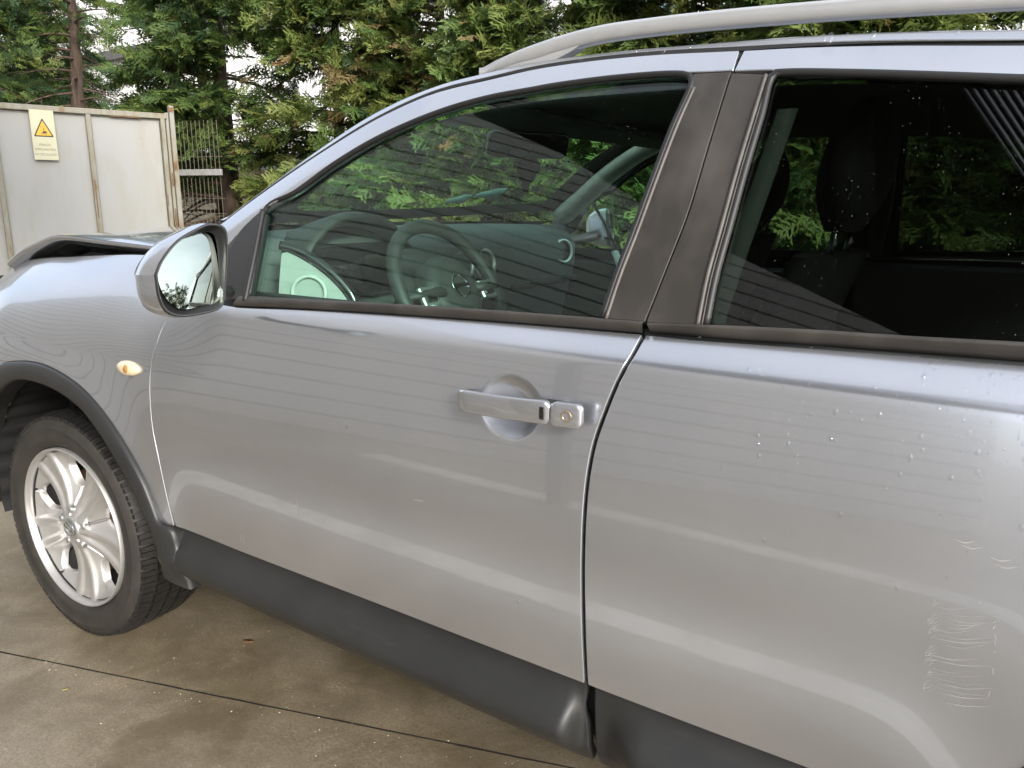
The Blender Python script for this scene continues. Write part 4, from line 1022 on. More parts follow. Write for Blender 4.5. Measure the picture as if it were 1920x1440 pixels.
# wheels
def wheel(cx, cz, side, steer, parent_name='front_wheel'):
    """wheel axis +y = inwards; face towards -y"""
    w = empty(parent_name)
    w.parent = car; w.matrix_parent_inverse = Matrix.Identity(4)
    yf = .062
    w.location = Vector((cx, yf if side == 'near' else WID - yf, cz)) - Vector(car.location)
    if side == 'far': w.rotation_euler = (0, 0, math.pi)
    w.rotation_euler.z += steer
    def add(mb, name, mat, sharp=None):
        o = mb.build(name, mat, None, True, sharp); o.parent = w; return o
    RO, RR = .342, .241
    # tyre carcass: sidewall with rim protector rib and a bulge, then the tread base
    prof = [(.030, RR - .004), (.012, RR), (.004, RR + .006), (-.001, RR + .020), (-.006, RR + .030), (-.0045, RR + .034), (-.009, RR + .048), (-.008, RR + .056), (-.0095, RR + .058),
            (-.008, RR + .062), (-.001, RO - .022), (.008, RO - .014), (.020, RO - .010), (.110, RO - .007), (.200, RO - .010), (.214, RO - .022), (.226, RO - .05), (.224, RR + .02), (.205, RR)]
    ty = add(MB().lathe(prof, 120), 'tyre', 'tyre_rubber', 50)
    # tread: blocks set round the carcass in five ribs, with sipes between
    tb = MB(); nb = 56
    rows = [(.001, .036, .5, -.10, 1), (.044, .083, 0, -.30, 1), (.090, .122, .5, 0, 1), (.129, .168, 0, .30, 1), (.176, .212, .5, .10, 1)]
    for y0, y1, ph, sk, _ in rows:
        for k in range(nb):
            for h, (s0, s1) in enumerate(((.07, .43), (.50, .86))):
                a0, a1 = [2 * math.pi * (k + ph + s) / nb for s in (s0, s1)]
                v = []
                for rr, ins in ((RO - .016, 0), (RO + .001, .0015)):
                    for yy, aa in ((y0 + ins, a0), (y1 - ins, a0), (y1 - ins, a1), (y0 + ins, a1)):
                        # shoulder blocks fall away towards the sidewall
                        drop = .012 * max(0, (.030 - yy) / .030) ** 2 + .012 * max(0, (yy - .184) / .030) ** 2
                        t = aa + sk * (yy - y0)
                        r_ = rr - drop
                        v.append((r_ * math.sin(t), yy, r_ * math.cos(t)))
                tb.add(v, [(4, 5, 6, 7), (0, 1, 5, 4), (1, 2, 6, 5), (2, 3, 7, 6), (3, 0, 4, 7)])
    t = tb.build('tread', 'tread_rubber', None, False); t.parent = ty; tag(t, kind='stuff')
    # rim barrel and flange
    add(MB().lathe([(.012, RR - .001), (-.002, RR - .001), (-.004, RR - .004), (-.002, RR - .007), (.012, RR - .011), (.034, RR - .012)], 120), 'rim_flange', 'alloy')
    add(MB().lathe([(.016, RR - .014), (.06, RR - .022), (.17, RR - .03), (.175, .02)], 80), 'rim_barrel', 'shell_dark')
    # alloy face: five broad twin spokes, each a pair of ribs with a trough between, windows between the pairs
    na, nr = 540, 72
    th = np.linspace(0, 2 * math.pi, na, endpoint=False); rr = np.linspace(.034, RR - .007, nr)
    TH, RRR = np.meshgrid(th, rr, indexing='ij')
    base = R(36)                                         # centre of the first spoke pair
    tw = TH - base               # slight twist
    ph = (tw + math.pi / 5) % (2 * math.pi / 5) - math.pi / 5   # -36..36 deg about a spoke centre
    arc = ph * RRR                                       # metres across
    fr = (RRR - .034) / (RR - .041)
    rib_at = .014 + .024 * fr
    rib = np.exp(-((np.abs(arc) - rib_at) / (.0120 + .0030 * fr)) ** 4)
    face = .004 + .020 * (1 - fr) ** 0 * np.sin(math.pi * np.clip(fr, 0, 1)) ** 1.0 + .014 * fr ** 3
    depth_ = face + .008 * (1 - rib) * np.clip(fr * 5, 0, 1) * np.clip((1 - fr) * 7, 0, 1) ** .5
    between = _ss(.004, .045, np.abs(arc) - rib_at)
    depth_ = depth_ + .020 * between * np.sin(math.pi * np.clip(fr, 0, 1))
    V = np.stack([RRR * np.sin(TH), depth_ - .004, RRR * np.cos(TH)], -1)
    gapw = (math.pi / 5 - np.abs(ph)) * RRR              # distance from the middle of a window
    hs = .042 * np.sqrt(np.clip((RRR - .115) / .06, 0, 1)) * np.sqrt(np.clip((RR - .028 - RRR) / .03, 0, 1)) - gapw
    V[..., 1] += .016 * _ss(-.006, .003, hs); hole = hs > .002
    # vertices just inside a window slide along their circle on to its outline, so the cut is clean
    Wd = hs + gapw; ph_new = np.sign(ph) * (math.pi / 5 - np.maximum(Wd - .002, .0004) / RRR)
    TH2 = np.where(hole, TH + (ph_new - ph), TH)
    V[..., 0], V[..., 2] = RRR * np.sin(TH2), RRR * np.cos(TH2)
    idx = np.arange(na * nr).reshape(na, nr); mb = MB(); f = []
    for i in range(na):
        i2 = (i + 1) % na
        for j in range(nr - 1):
            if hole[i, j] and hole[i2, j] and hole[i, j + 1] and hole[i2, j + 1]: continue
            f.append((idx[i, j], idx[i2, j], idx[i2, j + 1], idx[i, j + 1]))
    mb.add(V.reshape(-1, 3), f)
    rim = add(mb, 'alloy_rim', 'alloy')
    # centre cap with ring and bar emblem, and five bolts in recesses
    cap = add(MB().lathe([(.016, .040), (.002, .038), (-.003, .034), (-.004, .030), (-.003, .028), (-.004, .0)], 40), 'centre_cap', 'satin_silver', 40)
    em = MB(); ring = [(.021 * math.sin(a), -.0065, .021 * math.cos(a)) for a in np.linspace(0, 2 * math.pi, 32, endpoint=False)]
    em.tube(ring, .0028, 6, closed=True); em.box((0, -.0065, 0), (.052, .004, .010), bev=.001)
    e_ = em.build('emblem', 'chrome', None, True, 40); e_.parent = cap; e_.rotation_euler = (0, .5, 0)
    for k in range(5):
        a = base + 2 * math.pi * (k + .5) / 5
        add(MB().lathe([(.012, .012), (.000, .012), (-.003, .009), (-.003, .0)], 16, (.057 * math.sin(a), .004, .057 * math.cos(a))), 'wheel_bolt', 'satin_silver', 40)
    add(MB().lathe([(.075, .03), (.075, .155), (.095, .155), (.095, .03)], 48), 'brake_disc', 'rusty_disc', 40)
    add(MB().box((.12, .085, .05), (.07, .06, .16), bev=.015), 'brake_caliper', 'rusty_disc', 40)
    return w
wheel(-.030, .338, 'near', R(3.0), 'front_wheel')
wheel(-.030, .338, 'far', R(3.0), 'front_wheel')
wheel(2.660, .338, 'near', 0, 'rear_wheel'); wheel(2.660, .338, 'far', 0, 'rear_wheel')

# wheel-arch lining: ribbed black plastic tub
def tub(cx, far):
    mb = MB(); A = np.linspace(R(-95), R(80), 70); G = []
    for yy in np.linspace(.055, .40, 12):
        G.append([(cx + (.455 + .006 * math.cos(40 * a)) * math.sin(a), yy, .335 + (.455 + .006 * math.cos(40 * a)) * math.cos(a)) for a in A])
    mb.grid(np.array(G)); back = [[(cx + r * math.sin(a), .40, .335 + r * math.cos(a)) for a in A] for r in (.46, .02)]
    mb.grid(np.array(back)); return mirrored(mb, 0) if far else mb
for cx in (.012, 2.66):
    for fr_ in (False, True): part(tub(cx, fr_), 'arch_lining', 'shell_dark')
# arch trim (matt plastic eyebrow) on the near wing, running down into the sill corner
def strip3(outer, inner, name, parent, n=90, thick=.010, S=S_trim, lipd=.05):
    a, b = crom(outer, n), crom(inner, n)
    A_, B_ = [np.stack(S(c[:, 0], c[:, 1]), 1) for c in (a, b)]
    n_ = np.array([0, -1, 0])
    G = [A_ + [0, .035, 0], A_ + [0, .004, 0], A_ + n_ * (thick * .6), A_ * .93 + B_ * .07 + n_ * thick, A_ * .5 + B_ * .5 + n_ * (thick + .003), A_ * .08 + B_ * .92 + n_ * thick, B_ + n_ * (thick * .5), B_ + [0, .010, 0]]
    d = (B_ - A_); d /= np.linalg.norm(d, axis=1)[:, None]
    G.append(B_ + d * .004 + [0, lipd, 0])
    return part(MB().grid(np.array(G)), name, 'cladding', parent)
ao = [(-.62, .30), (-.53, .42), (-.44, .57), (-.33, .70), (-.25, .766)] + P['arch_out'] + [(.600, .515), (.612, .47), (.632, .42), (.646, .372)]
ai = [(-.535, .30), (-.47, .42), (-.39, .56), (-.30, .66), (-.235, .705)] + P['arch_in'][:-1] + [(.522, .52), (.537, .47), (.548, .43), (.550, .405), (.556, .385)]
ao[ao.index(P['arch_out'][-1])] = (.566, .522)
strip3(ao, ai, 'arch_trim', near['wing'])
ro = [(2.215, .523), (2.235, .60), (2.30, .70), (2.40, .785), (2.53, .838), (2.66, .85), (2.80, .835), (2.98, .73), (3.10, .60), (3.14, .45)]
ri = [(2.26, .52), (2.285, .59), (2.34, .675), (2.43, .75), (2.54, .795), (2.66, .805), (2.78, .79), (2.94, .70), (3.05, .58), (3.09, .45)]
strip3(ro, ri, 'arch_trim', None)

# sill cladding of both doors
tl = [(.604, .518), (.612, .47), (.630, .415), (.634, .362)]
part(patch([(.590, .358), (1.028, .368), (1.305, .369), (1.700, .362)], [(1.700, .362), (1.696, .42), (1.691, .47), (1.690, .519)], [(.580, .516), (.80, .514), (1.0, .516), (1.25, .518), (1.690, .519)],
           [(.590, .358), (.588, .415), (.584, .47), (.580, .516)], S_clad, 160, 60, gap=.002, roll=.003), 'sill_cladding', 'cladding', near['door'])
part(patch([(1.709, .362), (1.9, .362), (2.21, .362)], [(2.21, .362), (2.215, .519)], [(1.700, .5185), (1.9, .519), (2.215, .519)], [(1.709, .362), (1.7045, .42), (1.701, .47), (1.700, .5185)],
           S_clad, 90, 60, gap=.002, roll=.003), 'sill_cladding', 'cladding', near['rdoor'])
# thin black shut-line strip under the painted skin, and rocker behind the cladding
mb = MB(); mb.grid(np.stack([np.stack([np.linspace(.60, 2.3, 40), np.full(40, y), np.full(40, z)], 1) for y, z in ((.05, .52), (.05, .40), (.12, .33), (.30, .32))]))
part(mb, 'rocker', 'shell_dark')

# sail plate at the mirror foot
sail = patch([(.815, 1.060), (.868, 1.062)], [(.868, 1.062), (.846, 1.155), (.817, 1.243)], [(.795, 1.228), (.817, 1.243)], [(.815, 1.060), (.755, 1.125), (.765, 1.195), (.795, 1.228)], S_win, 16, 40, off=.004, gap=0, roll=.003, depth=.02)
part(sail, 'sail_plate', 'cladding', near['door'])
mb = MB(); mb.tube(on(S_win, [(.868, 1.062), (.846, 1.155), (.819, 1.243)], 30, .004), .006, 8); part(mb, 'quarter_seal', 'black_trim', near['door'])

# door handle: flat bar standing off the dish, lock cover behind it
def bar(x0, x1, zc0, zc1, h, name, mat, offs, par, end=.010):
    n = 40; X = np.linspace(x0, x1, n); G = []
    t = (X - x0) / (x1 - x0); e = np.minimum(X - x0, x1 - X); round_ = np.sqrt(np.clip(1 - (1 - np.clip(e / end, 0, 1)) ** 2, 0, 1))
    zc = zc0 + (zc1 - zc0) * t
    _, yb, _ = S_body(X, zc)
    o1 = np.interp(t, [p[0] for p in offs], [p[1] for p in offs]); th = .013
    for k in range(20):
        a = 2 * math.pi * k / 20; c, s = math.cos(a), math.sin(a)
        cc, ss_ = math.copysign(abs(c) ** .38, c), math.copysign(abs(s) ** .38, s)
        G.append(np.stack([X, yb - o1 + th / 2 - cc * th / 2 * (.55 + .45 * round_), zc + ss_ * h / 2 * (.55 + .45 * round_)], 1))
    G.append(G[0]); G = np.array(G); mb = MB().grid(G)
    for i in (0, -1): mb.add(G[:-1, i], [tuple(range(20))])
    return part(mb, name, mat, par, 50)
bar(1.4585, 1.6345, .9525, .9578, .036, 'door_handle', 'silver_paint', [(0, .024), (.12, .031), (.5, .036), (1, .033)], near['door'])
bar(1.6362, 1.686, .9579, .9588, .037, 'lock_cover', 'silver_paint', [(0, .033), (1, .030)], near['door'])
mb = MB(); mb.box((1.470, .013, .9527), (.022, .05, .026), bev=.004); mb.box((1.64, .012, .957), (.06, .05, .027), bev=.004); part(mb, 'handle_mount', 'black_trim', near['door'], 40)
yb = float(S_body(1.665, .958)[1]); mb = MB(); mb.lathe([(-.0006, .0085), (-.0016, .008), (-.0016, .0066), (.0005, .0062), (.0005, 0)], 24, (1.6645, yb - .0313, .9583), (0, 1, 0))
part(mb, 'key_lock', 'key_brass', near['door'], 40)
yb = float(S_body(1.622, .957)[1]); part(MB().box((1.624, yb - .0335, .9573), (.0085, .003, .019), bev=.001), 'handle_sensor', 'gloss_black', near['door'], 40)

# side indicator lamp on the wing
x0, k0 = .469, .8815; px_, py_, pz_ = [float(v) for v in S_body(x0, k0)]
mb = MB(); Lp = []
for r_, hgt in ((1, -.002), (1, .003), (.9, .008), (.6, .011), (.25, .0125), (.02, .0128)):
    Lp.append([(px_ + .046 * r_ * math.cos(a), float(S_body(px_ + .046 * r_ * math.cos(a), pz_ + .0175 * r_ * math.sin(a))[1]) - hgt, pz_ + .0175 * r_ * math.sin(a)) for a in np.linspace(0, 2 * math.pi, 40)])
ind = part(mb.grid(np.array(Lp)), 'side_indicator', 'cream_plastic', near['wing'])
mb = MB(); mb.lathe([(0, .011), (-.003, .008), (-.004, 0)], 16, (px_ + .004, py_ - .0105, pz_ - .001)); part(mb, 'indicator_bulb', 'amber_bulb', near['wing'])

# buckled bonnet, sprung up along its near edge
hu = [(-.520, .20, 1.076), (-.432, .20, 1.112), (-.30, .20, 1.146), (-.227, .20, 1.162), (-.155, .20, 1.168), (.064, .20, 1.160), (.304, .20, 1.150), (.50, .19, 1.145)]
E = crom(hu, 70); G = []
for k, (dy, dz) in enumerate([(0, 0), (.015, .003), (.05, .004), (.12, .004), (.25, .004), (.45, .0), (.70, -.004), (1.0, -.01), (1.30, -.03), (1.38, -.04)]):
    r_ = E.copy(); r_[:, 1] += dy
    lift = np.interp(r_[:, 0], [-.75, -.45, -.1, .1, .35, .5], [0, .0, .012, .028, .045, .05]) * min(1, dy / .30)
    fall = np.clip(-(r_[:, 0] + .1), 0, 1) * .05 * dy
    r_[:, 2] += dz + lift - fall
    r_[:, 2] += .010 * np.sin(r_[:, 0] * 9 + dy * 7) * min(1, dy * 4) * np.clip(1 - dy, 0, 1)
    r_[:, 0] -= .12 * (1 - ((dy - .69) / .69) ** 2) * np.clip((r_[:, 0] - .2) / .3, 0, 1) * 0
    G.append(r_)
bon = part(MB().grid(np.array(G)), 'bonnet', 'silver_paint')
fl_ = [E + [0, -.001, -.001], E + [0, -.003, -.006], E + [0, .006, -.016], E + [0, .022, -.026 - 0], E + [0, .05, -.030], E + [0, .09, -.022]]
part(MB().grid(np.array(fl_)), 'bonnet_flange', 'silver_paint', bon)
# rough inner frame hanging torn under the edge
mb = MB(); ins = E.copy(); jag = .012 * np.sin(ins[:, 0] * 31) + .008 * np.sin(ins[:, 0] * 77)
mb.grid(np.array([ins + [0, .05, -.028], ins + np.stack([0 * jag, .06 + 0 * jag, -.045 + jag * .6], 1), ins + [0, .11, -.05]])); part(mb, 'bonnet_frame', 'shell_dark', bon)
mb = MB(); mb.box((-.12, .89, .80), (1.2, 1.30, .44)); part(mb, 'engine_bay', 'engine_dark')
# near-black channel closing the gap between bonnet and wing
mb = MB(); wt = on(S_body, [(-.80, 1.12), (-.4, 1.12), (0, 1.12), (.4, 1.12), (.64, 1.12)], 60); mb.grid(np.array([wt, wt + [0, .012, -.02], wt + [0, .06, -.05], wt + [0, .12, -.10]])); part(mb, 'wing_channel', 'engine_dark')
# nose: bumper, grille and headlamp shells, out of the frame to the left
mb = MB(); Y = np.linspace(.22, 1.56, 30); c = 1 - ((Y - .89) / .67) ** 2
mb.grid(np.array([np.stack([-.70 - .16 * c ** .6 * k, Y, np.full(30, z)], 1) for z, k in ((.28, .8), (.40, 1.0), (.60, 1.02), (.78, .95), (.98, .75))])); part(mb, 'front_bumper', 'silver_paint')
mb = MB(); mb.box((-.84, .89, .66), (.05, .9, .14), bev=.01); part(mb, 'front_grille', 'black_trim')
# scuttle panel between bonnet and screen
mb = MB(); Y = np.linspace(.19, 1.59, 24); u = (Y - .89) / .70
mb.grid(np.array([np.stack([x0 + .22 * u ** 2 * k, Y, z0 - .03 * u ** 2 * 0 + 0 * Y], 1) for x0, z0, k in ((.30, 1.165, .75), (.38, 1.185, .95), (.45, 1.205, 1.0))])); part(mb, 'scuttle', 'black_trim')
# ------------------------------------------------------------------ wing mirrors
def wing_mirror(far):
    n = np.array([.93, -.33, .06]); n /= np.linalg.norm(n)
    U = np.cross([0, 0, 1.0], n); U /= np.linalg.norm(U); V = np.cross(n, U); P0 = np.array([1.02, -.12, 1.14])
    def W(mb):
        if not far: return mb
        o = mirrored(mb); o.v = [(v[0] - .28, v[1], v[2]) for v in o.v]; return o
    gl = [(-.051, .058), (-.006, .070), (.003, .064), (.005, -.002), (-.002, -.051), (-.033, -.057), (-.069, -.060), (-.083, -.050), (-.096, -.027), (-.099, .000), (-.093, .015), (-.076, .038)]
    bz = [(-.105, -.001), (-.094, .021), (-.066, .053), (-.034, .072), (-.012, .081), (.008, .079), (.016, .071), (.017, .048), (.009, -.012), (.001, -.053), (-.006, -.063), (-.039, -.071), (-.076, -.072), (-.094, -.063), (-.103, -.040)]
    def loop(p, N=72):
        c = crom(p + [p[0]], N + 1)[:-1]; c0 = c.mean(0); a = np.arctan2(c[:, 1] - c0[1], c[:, 0] - c0[0]); k = int(np.argmin(a))
        c = np.roll(c, -k, 0); a = np.roll(a, -k)
        return c if (np.diff(a) > 0).mean() > .5 else np.roll(c[::-1], 1, 0)
    g, b = loop(gl), loop(bz)
    def sec(c, depth, sc=1.0, sh=(0, 0)):
        c0 = c.mean(0); q = (c - c0) * sc + c0 + np.array(sh); d = depth if np.ndim(depth) else np.full(len(c), depth)
        return P0 + q[:, :1] * U + q[:, 1:] * V + n * d[:, None]
    cl = lambda G: np.concatenate([G, G[:, :1]], 1)
    # housing: painted shell that sweeps forwards and outwards behind the face
    S_ = []
    for dep, scl, sh in ((.004, 1.0, (0, 0)), (-.012, 1.035, (-.004, 0)), (-.030, 1.02, (-.012, 0)), (-.055, .95, (-.022, 0)), (-.078, .80, (-.030, .0)), (-.094, .55, (-.032, 0)), (-.100, .25, (-.03, 0)), (-.101, .01, (-.03, 0))):
        S_.append(sec(b, dep, scl, sh))
    mir = part(W(MB().grid(cl(np.array(S_)))), 'wing_mirror', 'silver_paint')
    # black bezel from the rim down to the glass
    S_ = [sec(b, -.006, 1.012, (-.001, 0)), sec(b, .007, 1.008), sec(b, .010, .985), sec(b, .009, .955), sec(g * .35 + b * .65, .004), sec(g * .8 + b * .2, -.008), sec(g, -.011), sec(g, -.016, .97)]
    part(W(MB().grid(cl(np.array(S_)))), 'mirror_bezel', 'black_trim', mir)
    c0 = g.mean(0); S_ = []
    for s in (1.01, .8, .6, .4, .2, .01):
        q = (g - c0) * s + c0; r2 = ((q - c0) ** 2).sum(1)
        S_.append(sec(q, -.0085 - r2 / (2 * .75) - .15 * (q[:, 0] - c0[0]) - .075 * (q[:, 1] - c0[1])))
    part(W(MB().grid(cl(np.array(S_)))), 'mirror_glass', 'mirror_glass', mir)
    # foot: arm from the sail plate to the housing
    mb = MB(); mb.tube([(.865, -.0, 1.085), (.885, -.035, 1.088), (.925, -.075, 1.098), (.955, -.11, 1.11), (.965, -.135, 1.12)], [.020, .026, .030, .030, .026], 14, flat=.72)
    part(W(mb), 'mirror_arm', 'black_trim', mir)
    return mir
wing_mirror(False); wing_mirror(True)

# ------------------------------------------------------------------ inside the car
def pp(name, mb, mat, parent=None, sharp=None): return part(mb, name, mat, parent, sharp)
# dashboard: cross-section swept across the car (y), from the screen foot to the knees
Y = np.linspace(.16, 1.62, 60); sec_ = [(.46, 1.165), (.56, 1.185), (.66, 1.190), (.735, 1.180), (.775, 1.160), (.80, 1.120), (.80, 1.04), (.77, .94), (.74, .80), (.66, .62)]
G = []
for x, z in sec_:
    u = (Y - .89) / .73
    G.append(np.stack([x - .055 * u ** 2 + 0 * Y, Y, z + .012 * (1 - u ** 2)], 1))
dash = pp('dashboard', MB().grid(np.array(G)), 'dash_mid')
# dark knee panel below, so the face is two-toned
# hooded instrument binnacle in front of the wheel
T = np.linspace(-1, 1, 24); G = []
for x, w, h in ((.62, .16, .025), (.72, .175, .055), (.80, .18, .075), (.835, .178, .072), (.83, .165, .055), (.78, .155, .04)):
    G.append(np.stack([np.full(24, x), .42 + w * T, 1.165 + h * (1 - np.abs(T) ** 2.6) - .02 * (T ** 2)], 1))
pp('instrument_hood', MB().grid(np.array(G)), 'dash_plastic', dash)
mb = MB(); mb.box((.80, .42, 1.10), (.02, .30, .13), bev=.01); pp('instrument_panel', mb, 'gloss_black', dash)
# dash end by the near door: triangular shell with round vent, daylight on it put into the pale colour, dark surround
n_ = np.array([.55, -.83, .12]); n_ /= np.linalg.norm(n_); Uu = np.cross([0, 0, 1.0], n_); Uu /= np.linalg.norm(Uu); Vv = np.cross(n_, Uu)
o0 = np.array([.895, .20, 1.085])
tri = [(-.075, -.06), (.085, -.06), (.075, -.03), (.03, .02), (-.035, .062), (-.060, .070), (-.066, .04)]
mb = MB(); mb.prism(crom(tri + [tri[0]], 40)[:-1], o0, Uu, Vv, .012); endp = pp('dash_end', mb, 'dash_daylit', dash, 40)
mb = MB(); q = np.array(tri); bd = crom([(.100, -.064), (.088, -.025), (.04, .03), (-.03, .074), (-.066, .084)], 40)
mb.tube([o0 + Uu * a + Vv * b + n_ * .012 for a, b in bd], .010, 8); pp('dash_end_edge', mb, 'gloss_black', dash)
def ring(name, c, nrm, r, tr, mat, par, face='dash_plastic', slats=4):
    nrm = np.array(nrm, float); nrm /= np.linalg.norm(nrm); u = np.cross([0, 0, 1.0], nrm); u /= np.linalg.norm(u); v = np.cross(nrm, u); c = np.array(c)
    A = np.linspace(0, 2 * math.pi, 40, endpoint=False)
    mb = MB(); mb.tube([c + r * (math.cos(a) * u + math.sin(a) * v) for a in A], tr, 8, closed=True); rg = pp(name, mb, mat, par)
    mb = MB(); mb.lathe([(-.004, r), (-.012, r * .9), (-.014, 0)], 32, c, nrm); 
    for k in range(slats):
        h = (k + .5) / slats * 2 - 1; w = math.sqrt(max(.05, 1 - h * h)) * r * .92
        mb.tube([c + v * h * r * .9 - u * w - nrm * .006, c + v * h * r * .9 + u * w - nrm * .006], .0022, 6)
    o = mb.build(name + '_face', MAT and face, None, True, 40); o.parent = par
    return rg
ring('air_vent', o0 + Uu * -.005 + Vv * -.018 + n_ * .016, n_, .036, .0045, 'trim_light', dash, 'dash_daylit', 0)
ring('air_vent', (.800, .855, 1.083), (1, -.12, .12), .043, .007, 'satin_silver', dash)
ring('air_vent', (.800, .965, 1.083), (1, -.12, .12), .043, .007, 'satin_silver', dash)
ring('air_vent', (.765, 1.50, 1.100), (1, -.30, .1), .040, .006, 'satin_silver', dash)
mb = MB(); mb.box((.80, .91, .96), (.03, .22, .15), bev=.01); pp('radio_panel', mb, 'gloss_black', dash, 40)
mb = MB(); mb.box((.823, .91, .975), (.012, .15, .07), bev=.004); pp('screen', mb, 'dark_inside', dash, 40)
for k in range(3):
    ring('dial', (.822, .84 + .07 * k, .875), (1, 0, .1), .020, .003, 'satin_silver', dash, slats=0)
mb = MB(); mb.box((.76, 1.36, 1.0), (.05, .44, .02), bev=.006); pp('glovebox_seam', mb, 'dash_plastic', dash, 40)
# far door inner handle, the pale upright grip
mb = MB(); mb.tube([(.93, 1.585, 1.10), (.955, 1.575, 1.06), (.975, 1.58, .985)], [.016, .018, .014], 10, flat=.5)
pp('door_pull', mb, 'trim_light', None)
# steering wheel
sw_c = np.array([1.105, .42, 1.065]); sn = np.array([.86, 0, .50]); sn /= np.linalg.norm(sn); su = np.array([0, 1.0, 0]); sv = np.cross(sn, su); sv = sv if sv[2] > 0 else -sv
A = np.linspace(0, 2 * math.pi, 72, endpoint=False)
mb = MB(); mb.tube([sw_c + .166 * (math.cos(a) * su + math.sin(a) * sv) for a in A], .0165, 12, closed=True)
sw = pp('steering_wheel', mb, 'dash_plastic')
mb = MB(); mb.lathe([(-.03, .085), (.0, .088), (.018, .078), (.026, .055), (.030, .0)], 40, sw_c, sn); pp('airbag_cover', mb, 'dash_plastic', sw, 50)
for a, nm, mt in ((0, 'spoke', 'dash_plastic'), (180, 'spoke', 'dash_plastic'), (248, 'spoke', 'satin_silver'), (292, 'spoke', 'satin_silver')):
    d = math.cos(R(a)) * su + math.sin(R(a)) * sv; mb = MB(); mb.tube([sw_c + d * .06 + sn * .01, sw_c + d * .12 + sn * .008, sw_c + d * .162], [.030, .024, .018], 10, flat=.45); pp(nm, mb, mt, sw)
for s in (-1, 1):
    c = sw_c + su * s * .105 + sv * -.012 + sn * .016; mb = MB()
    mb.box(c, (.014, .052, .046), np.stack([sn, su, sv], 1), bev=.006); sb_ = pp('switch_frame', mb, 'satin_silver', sw, 40)
    mb = MB(); mb.box(c + sn * .004, (.012, .036, .030), np.stack([sn, su, sv], 1), bev=.004); pp('switch_pad', mb, 'gloss_black', sw, 40)
mb = MB(); mb.tube([sw_c + sn * .032 + .026 * (math.cos(a) * su + math.sin(a) * sv) for a in A], .0028, 8, closed=True); mb.box(sw_c + sn * .032, (.004, .062, .011), np.stack([sn, su, sv], 1), bev=.0015)
pp('emblem', mb, 'chrome', sw, 40)
mb = MB(); mb.tube([sw_c - sn * .03, sw_c - sn * .28], [.05, .06], 16); pp('column_shroud', mb, 'dash_plastic', sw)
mb = MB(); mb.tube([sw_c - sn * .06 - su * .03, sw_c - sn * .055 - su * .17 - sv * .01], [.010, .012], 8); pp('stalk', mb, 'gloss_black', sw)
# rear-view mirror
rm = MB(); A2 = np.linspace(0, 2 * math.pi, 48); cc = np.array([1.005, .89, 1.418]); mn = np.array([.80, -.52, -.36]); mn /= np.linalg.norm(mn); mu = np.cross([0, 0, 1.0], mn); mu /= np.linalg.norm(mu); mv = np.cross(mn, mu)
def srect(w, h, p=.28): return [(w * math.copysign(abs(math.cos(a)) ** p, math.cos(a)), h * math.copysign(abs(math.sin(a)) ** p, math.sin(a))) for a in A2]
G = [[cc + mu * a + mv * b + mn * d for a, b in srect(w, h)] for w, h, d in ((.01, .005, -.038), (.09, .02, -.034), (.118, .033, -.018), (.121, .036, .0), (.118, .034, .004), (.112, .030, .003))]
mir_in = pp('rear_view_mirror', rm.grid(np.array(G)), 'gloss_black')
mb = MB(); mb.grid(np.array([[cc + mu * a * s + mv * b * s + mn * .003 for a, b in srect(.113, .031)] for s in (1, .5, .01)])); pp('mirror_glass', mb, 'mirror_glass', mir_in)
mb = MB(); mb.tube([cc - mn * .03, cc - mn * .05 + [0, 0, .03], (.95, .89, 1.475)], [.012, .014, .02], 10); mb.box((.945, .89, 1.478), (.09, .09, .04), bev=.02); pp('mirror_stem', mb, 'gloss_black', mir_in)
# sun visor band above the screen
for yc in (.64, 1.20):
    mb = MB(); mb.box((1.22, yc, 1.462), (.15, .38, .016), [[.96, 0, .28], [0, 1, 0], [-.28, 0, .96]], bev=.008); pp('sun_visor', mb, 'headliner', None, 40)
# seats
def seat(x, y):
    mb = MB(); G = []
    T2 = np.linspace(0, 2 * math.pi, 36)
    for t in np.linspace(0, 1, 16):
        w = .22 + .03 * math.sin(math.pi * t) - .05 * max(0, t - .75) * 4 * .8; d = .065 - .02 * t
        G.append([(x + .26 * t - .03 + d * math.sin(a) * (1 if math.sin(a) > 0 else .8), y + w * math.copysign(abs(math.cos(a)) ** .6, math.cos(a)), .58 + .60 * t) for a in T2])
    mb.grid(np.array(G)); mb.add(G[-1][:-1], [tuple(range(35))])
    s = pp('front_seat', mb, 'seat_cloth')
    mb = MB(); mb.box((x - .22, y, .56), (.52, .48, .16), bev=.05); pp('seat_cushion', mb, 'seat_cloth', s)
    mb = MB(); G = []
    for t in np.linspace(0, 1, 12):
        k = math.sin(math.pi * min(max(t, .04), .96)) ** .35
        G.append([(x + .245 + .03 * t + .05 * k * math.sin(a), y + (.135 - .02 * t) * k * math.copysign(abs(math.cos(a)) ** .7, math.cos(a)), 1.215 + .20 * t) for a in T2])
    mb.grid(np.array(G)); mb.add(G[-1][:-1], [tuple(range(35))]); mb.add(G[0][:-1], [tuple(range(35))]); pp('headrest', mb, 'seat_cloth', s)
    mb = MB(); 
    for q in (-.06, .06): mb.tube([(x + .235, y + q, 1.12), (x + .25, y + q, 1.25)], .006, 6)
    pp('headrest_post', mb, 'gloss_black', s)
    return s
seat(1.68, .42); seat(1.26, 1.36)
mb = MB(); mb.box((2.55, .89, .56), (.50, 1.30, .18), bev=.05); rs = pp('rear_bench', mb, 'seat_cloth'); mb = MB(); mb.box((2.86, .89, .82), (.14, 1.30, .60), [[.96, 0, .28], [0, 1, 0], [-.28, 0, .96]], bev=.05); pp('bench_back', mb, 'seat_cloth', rs)
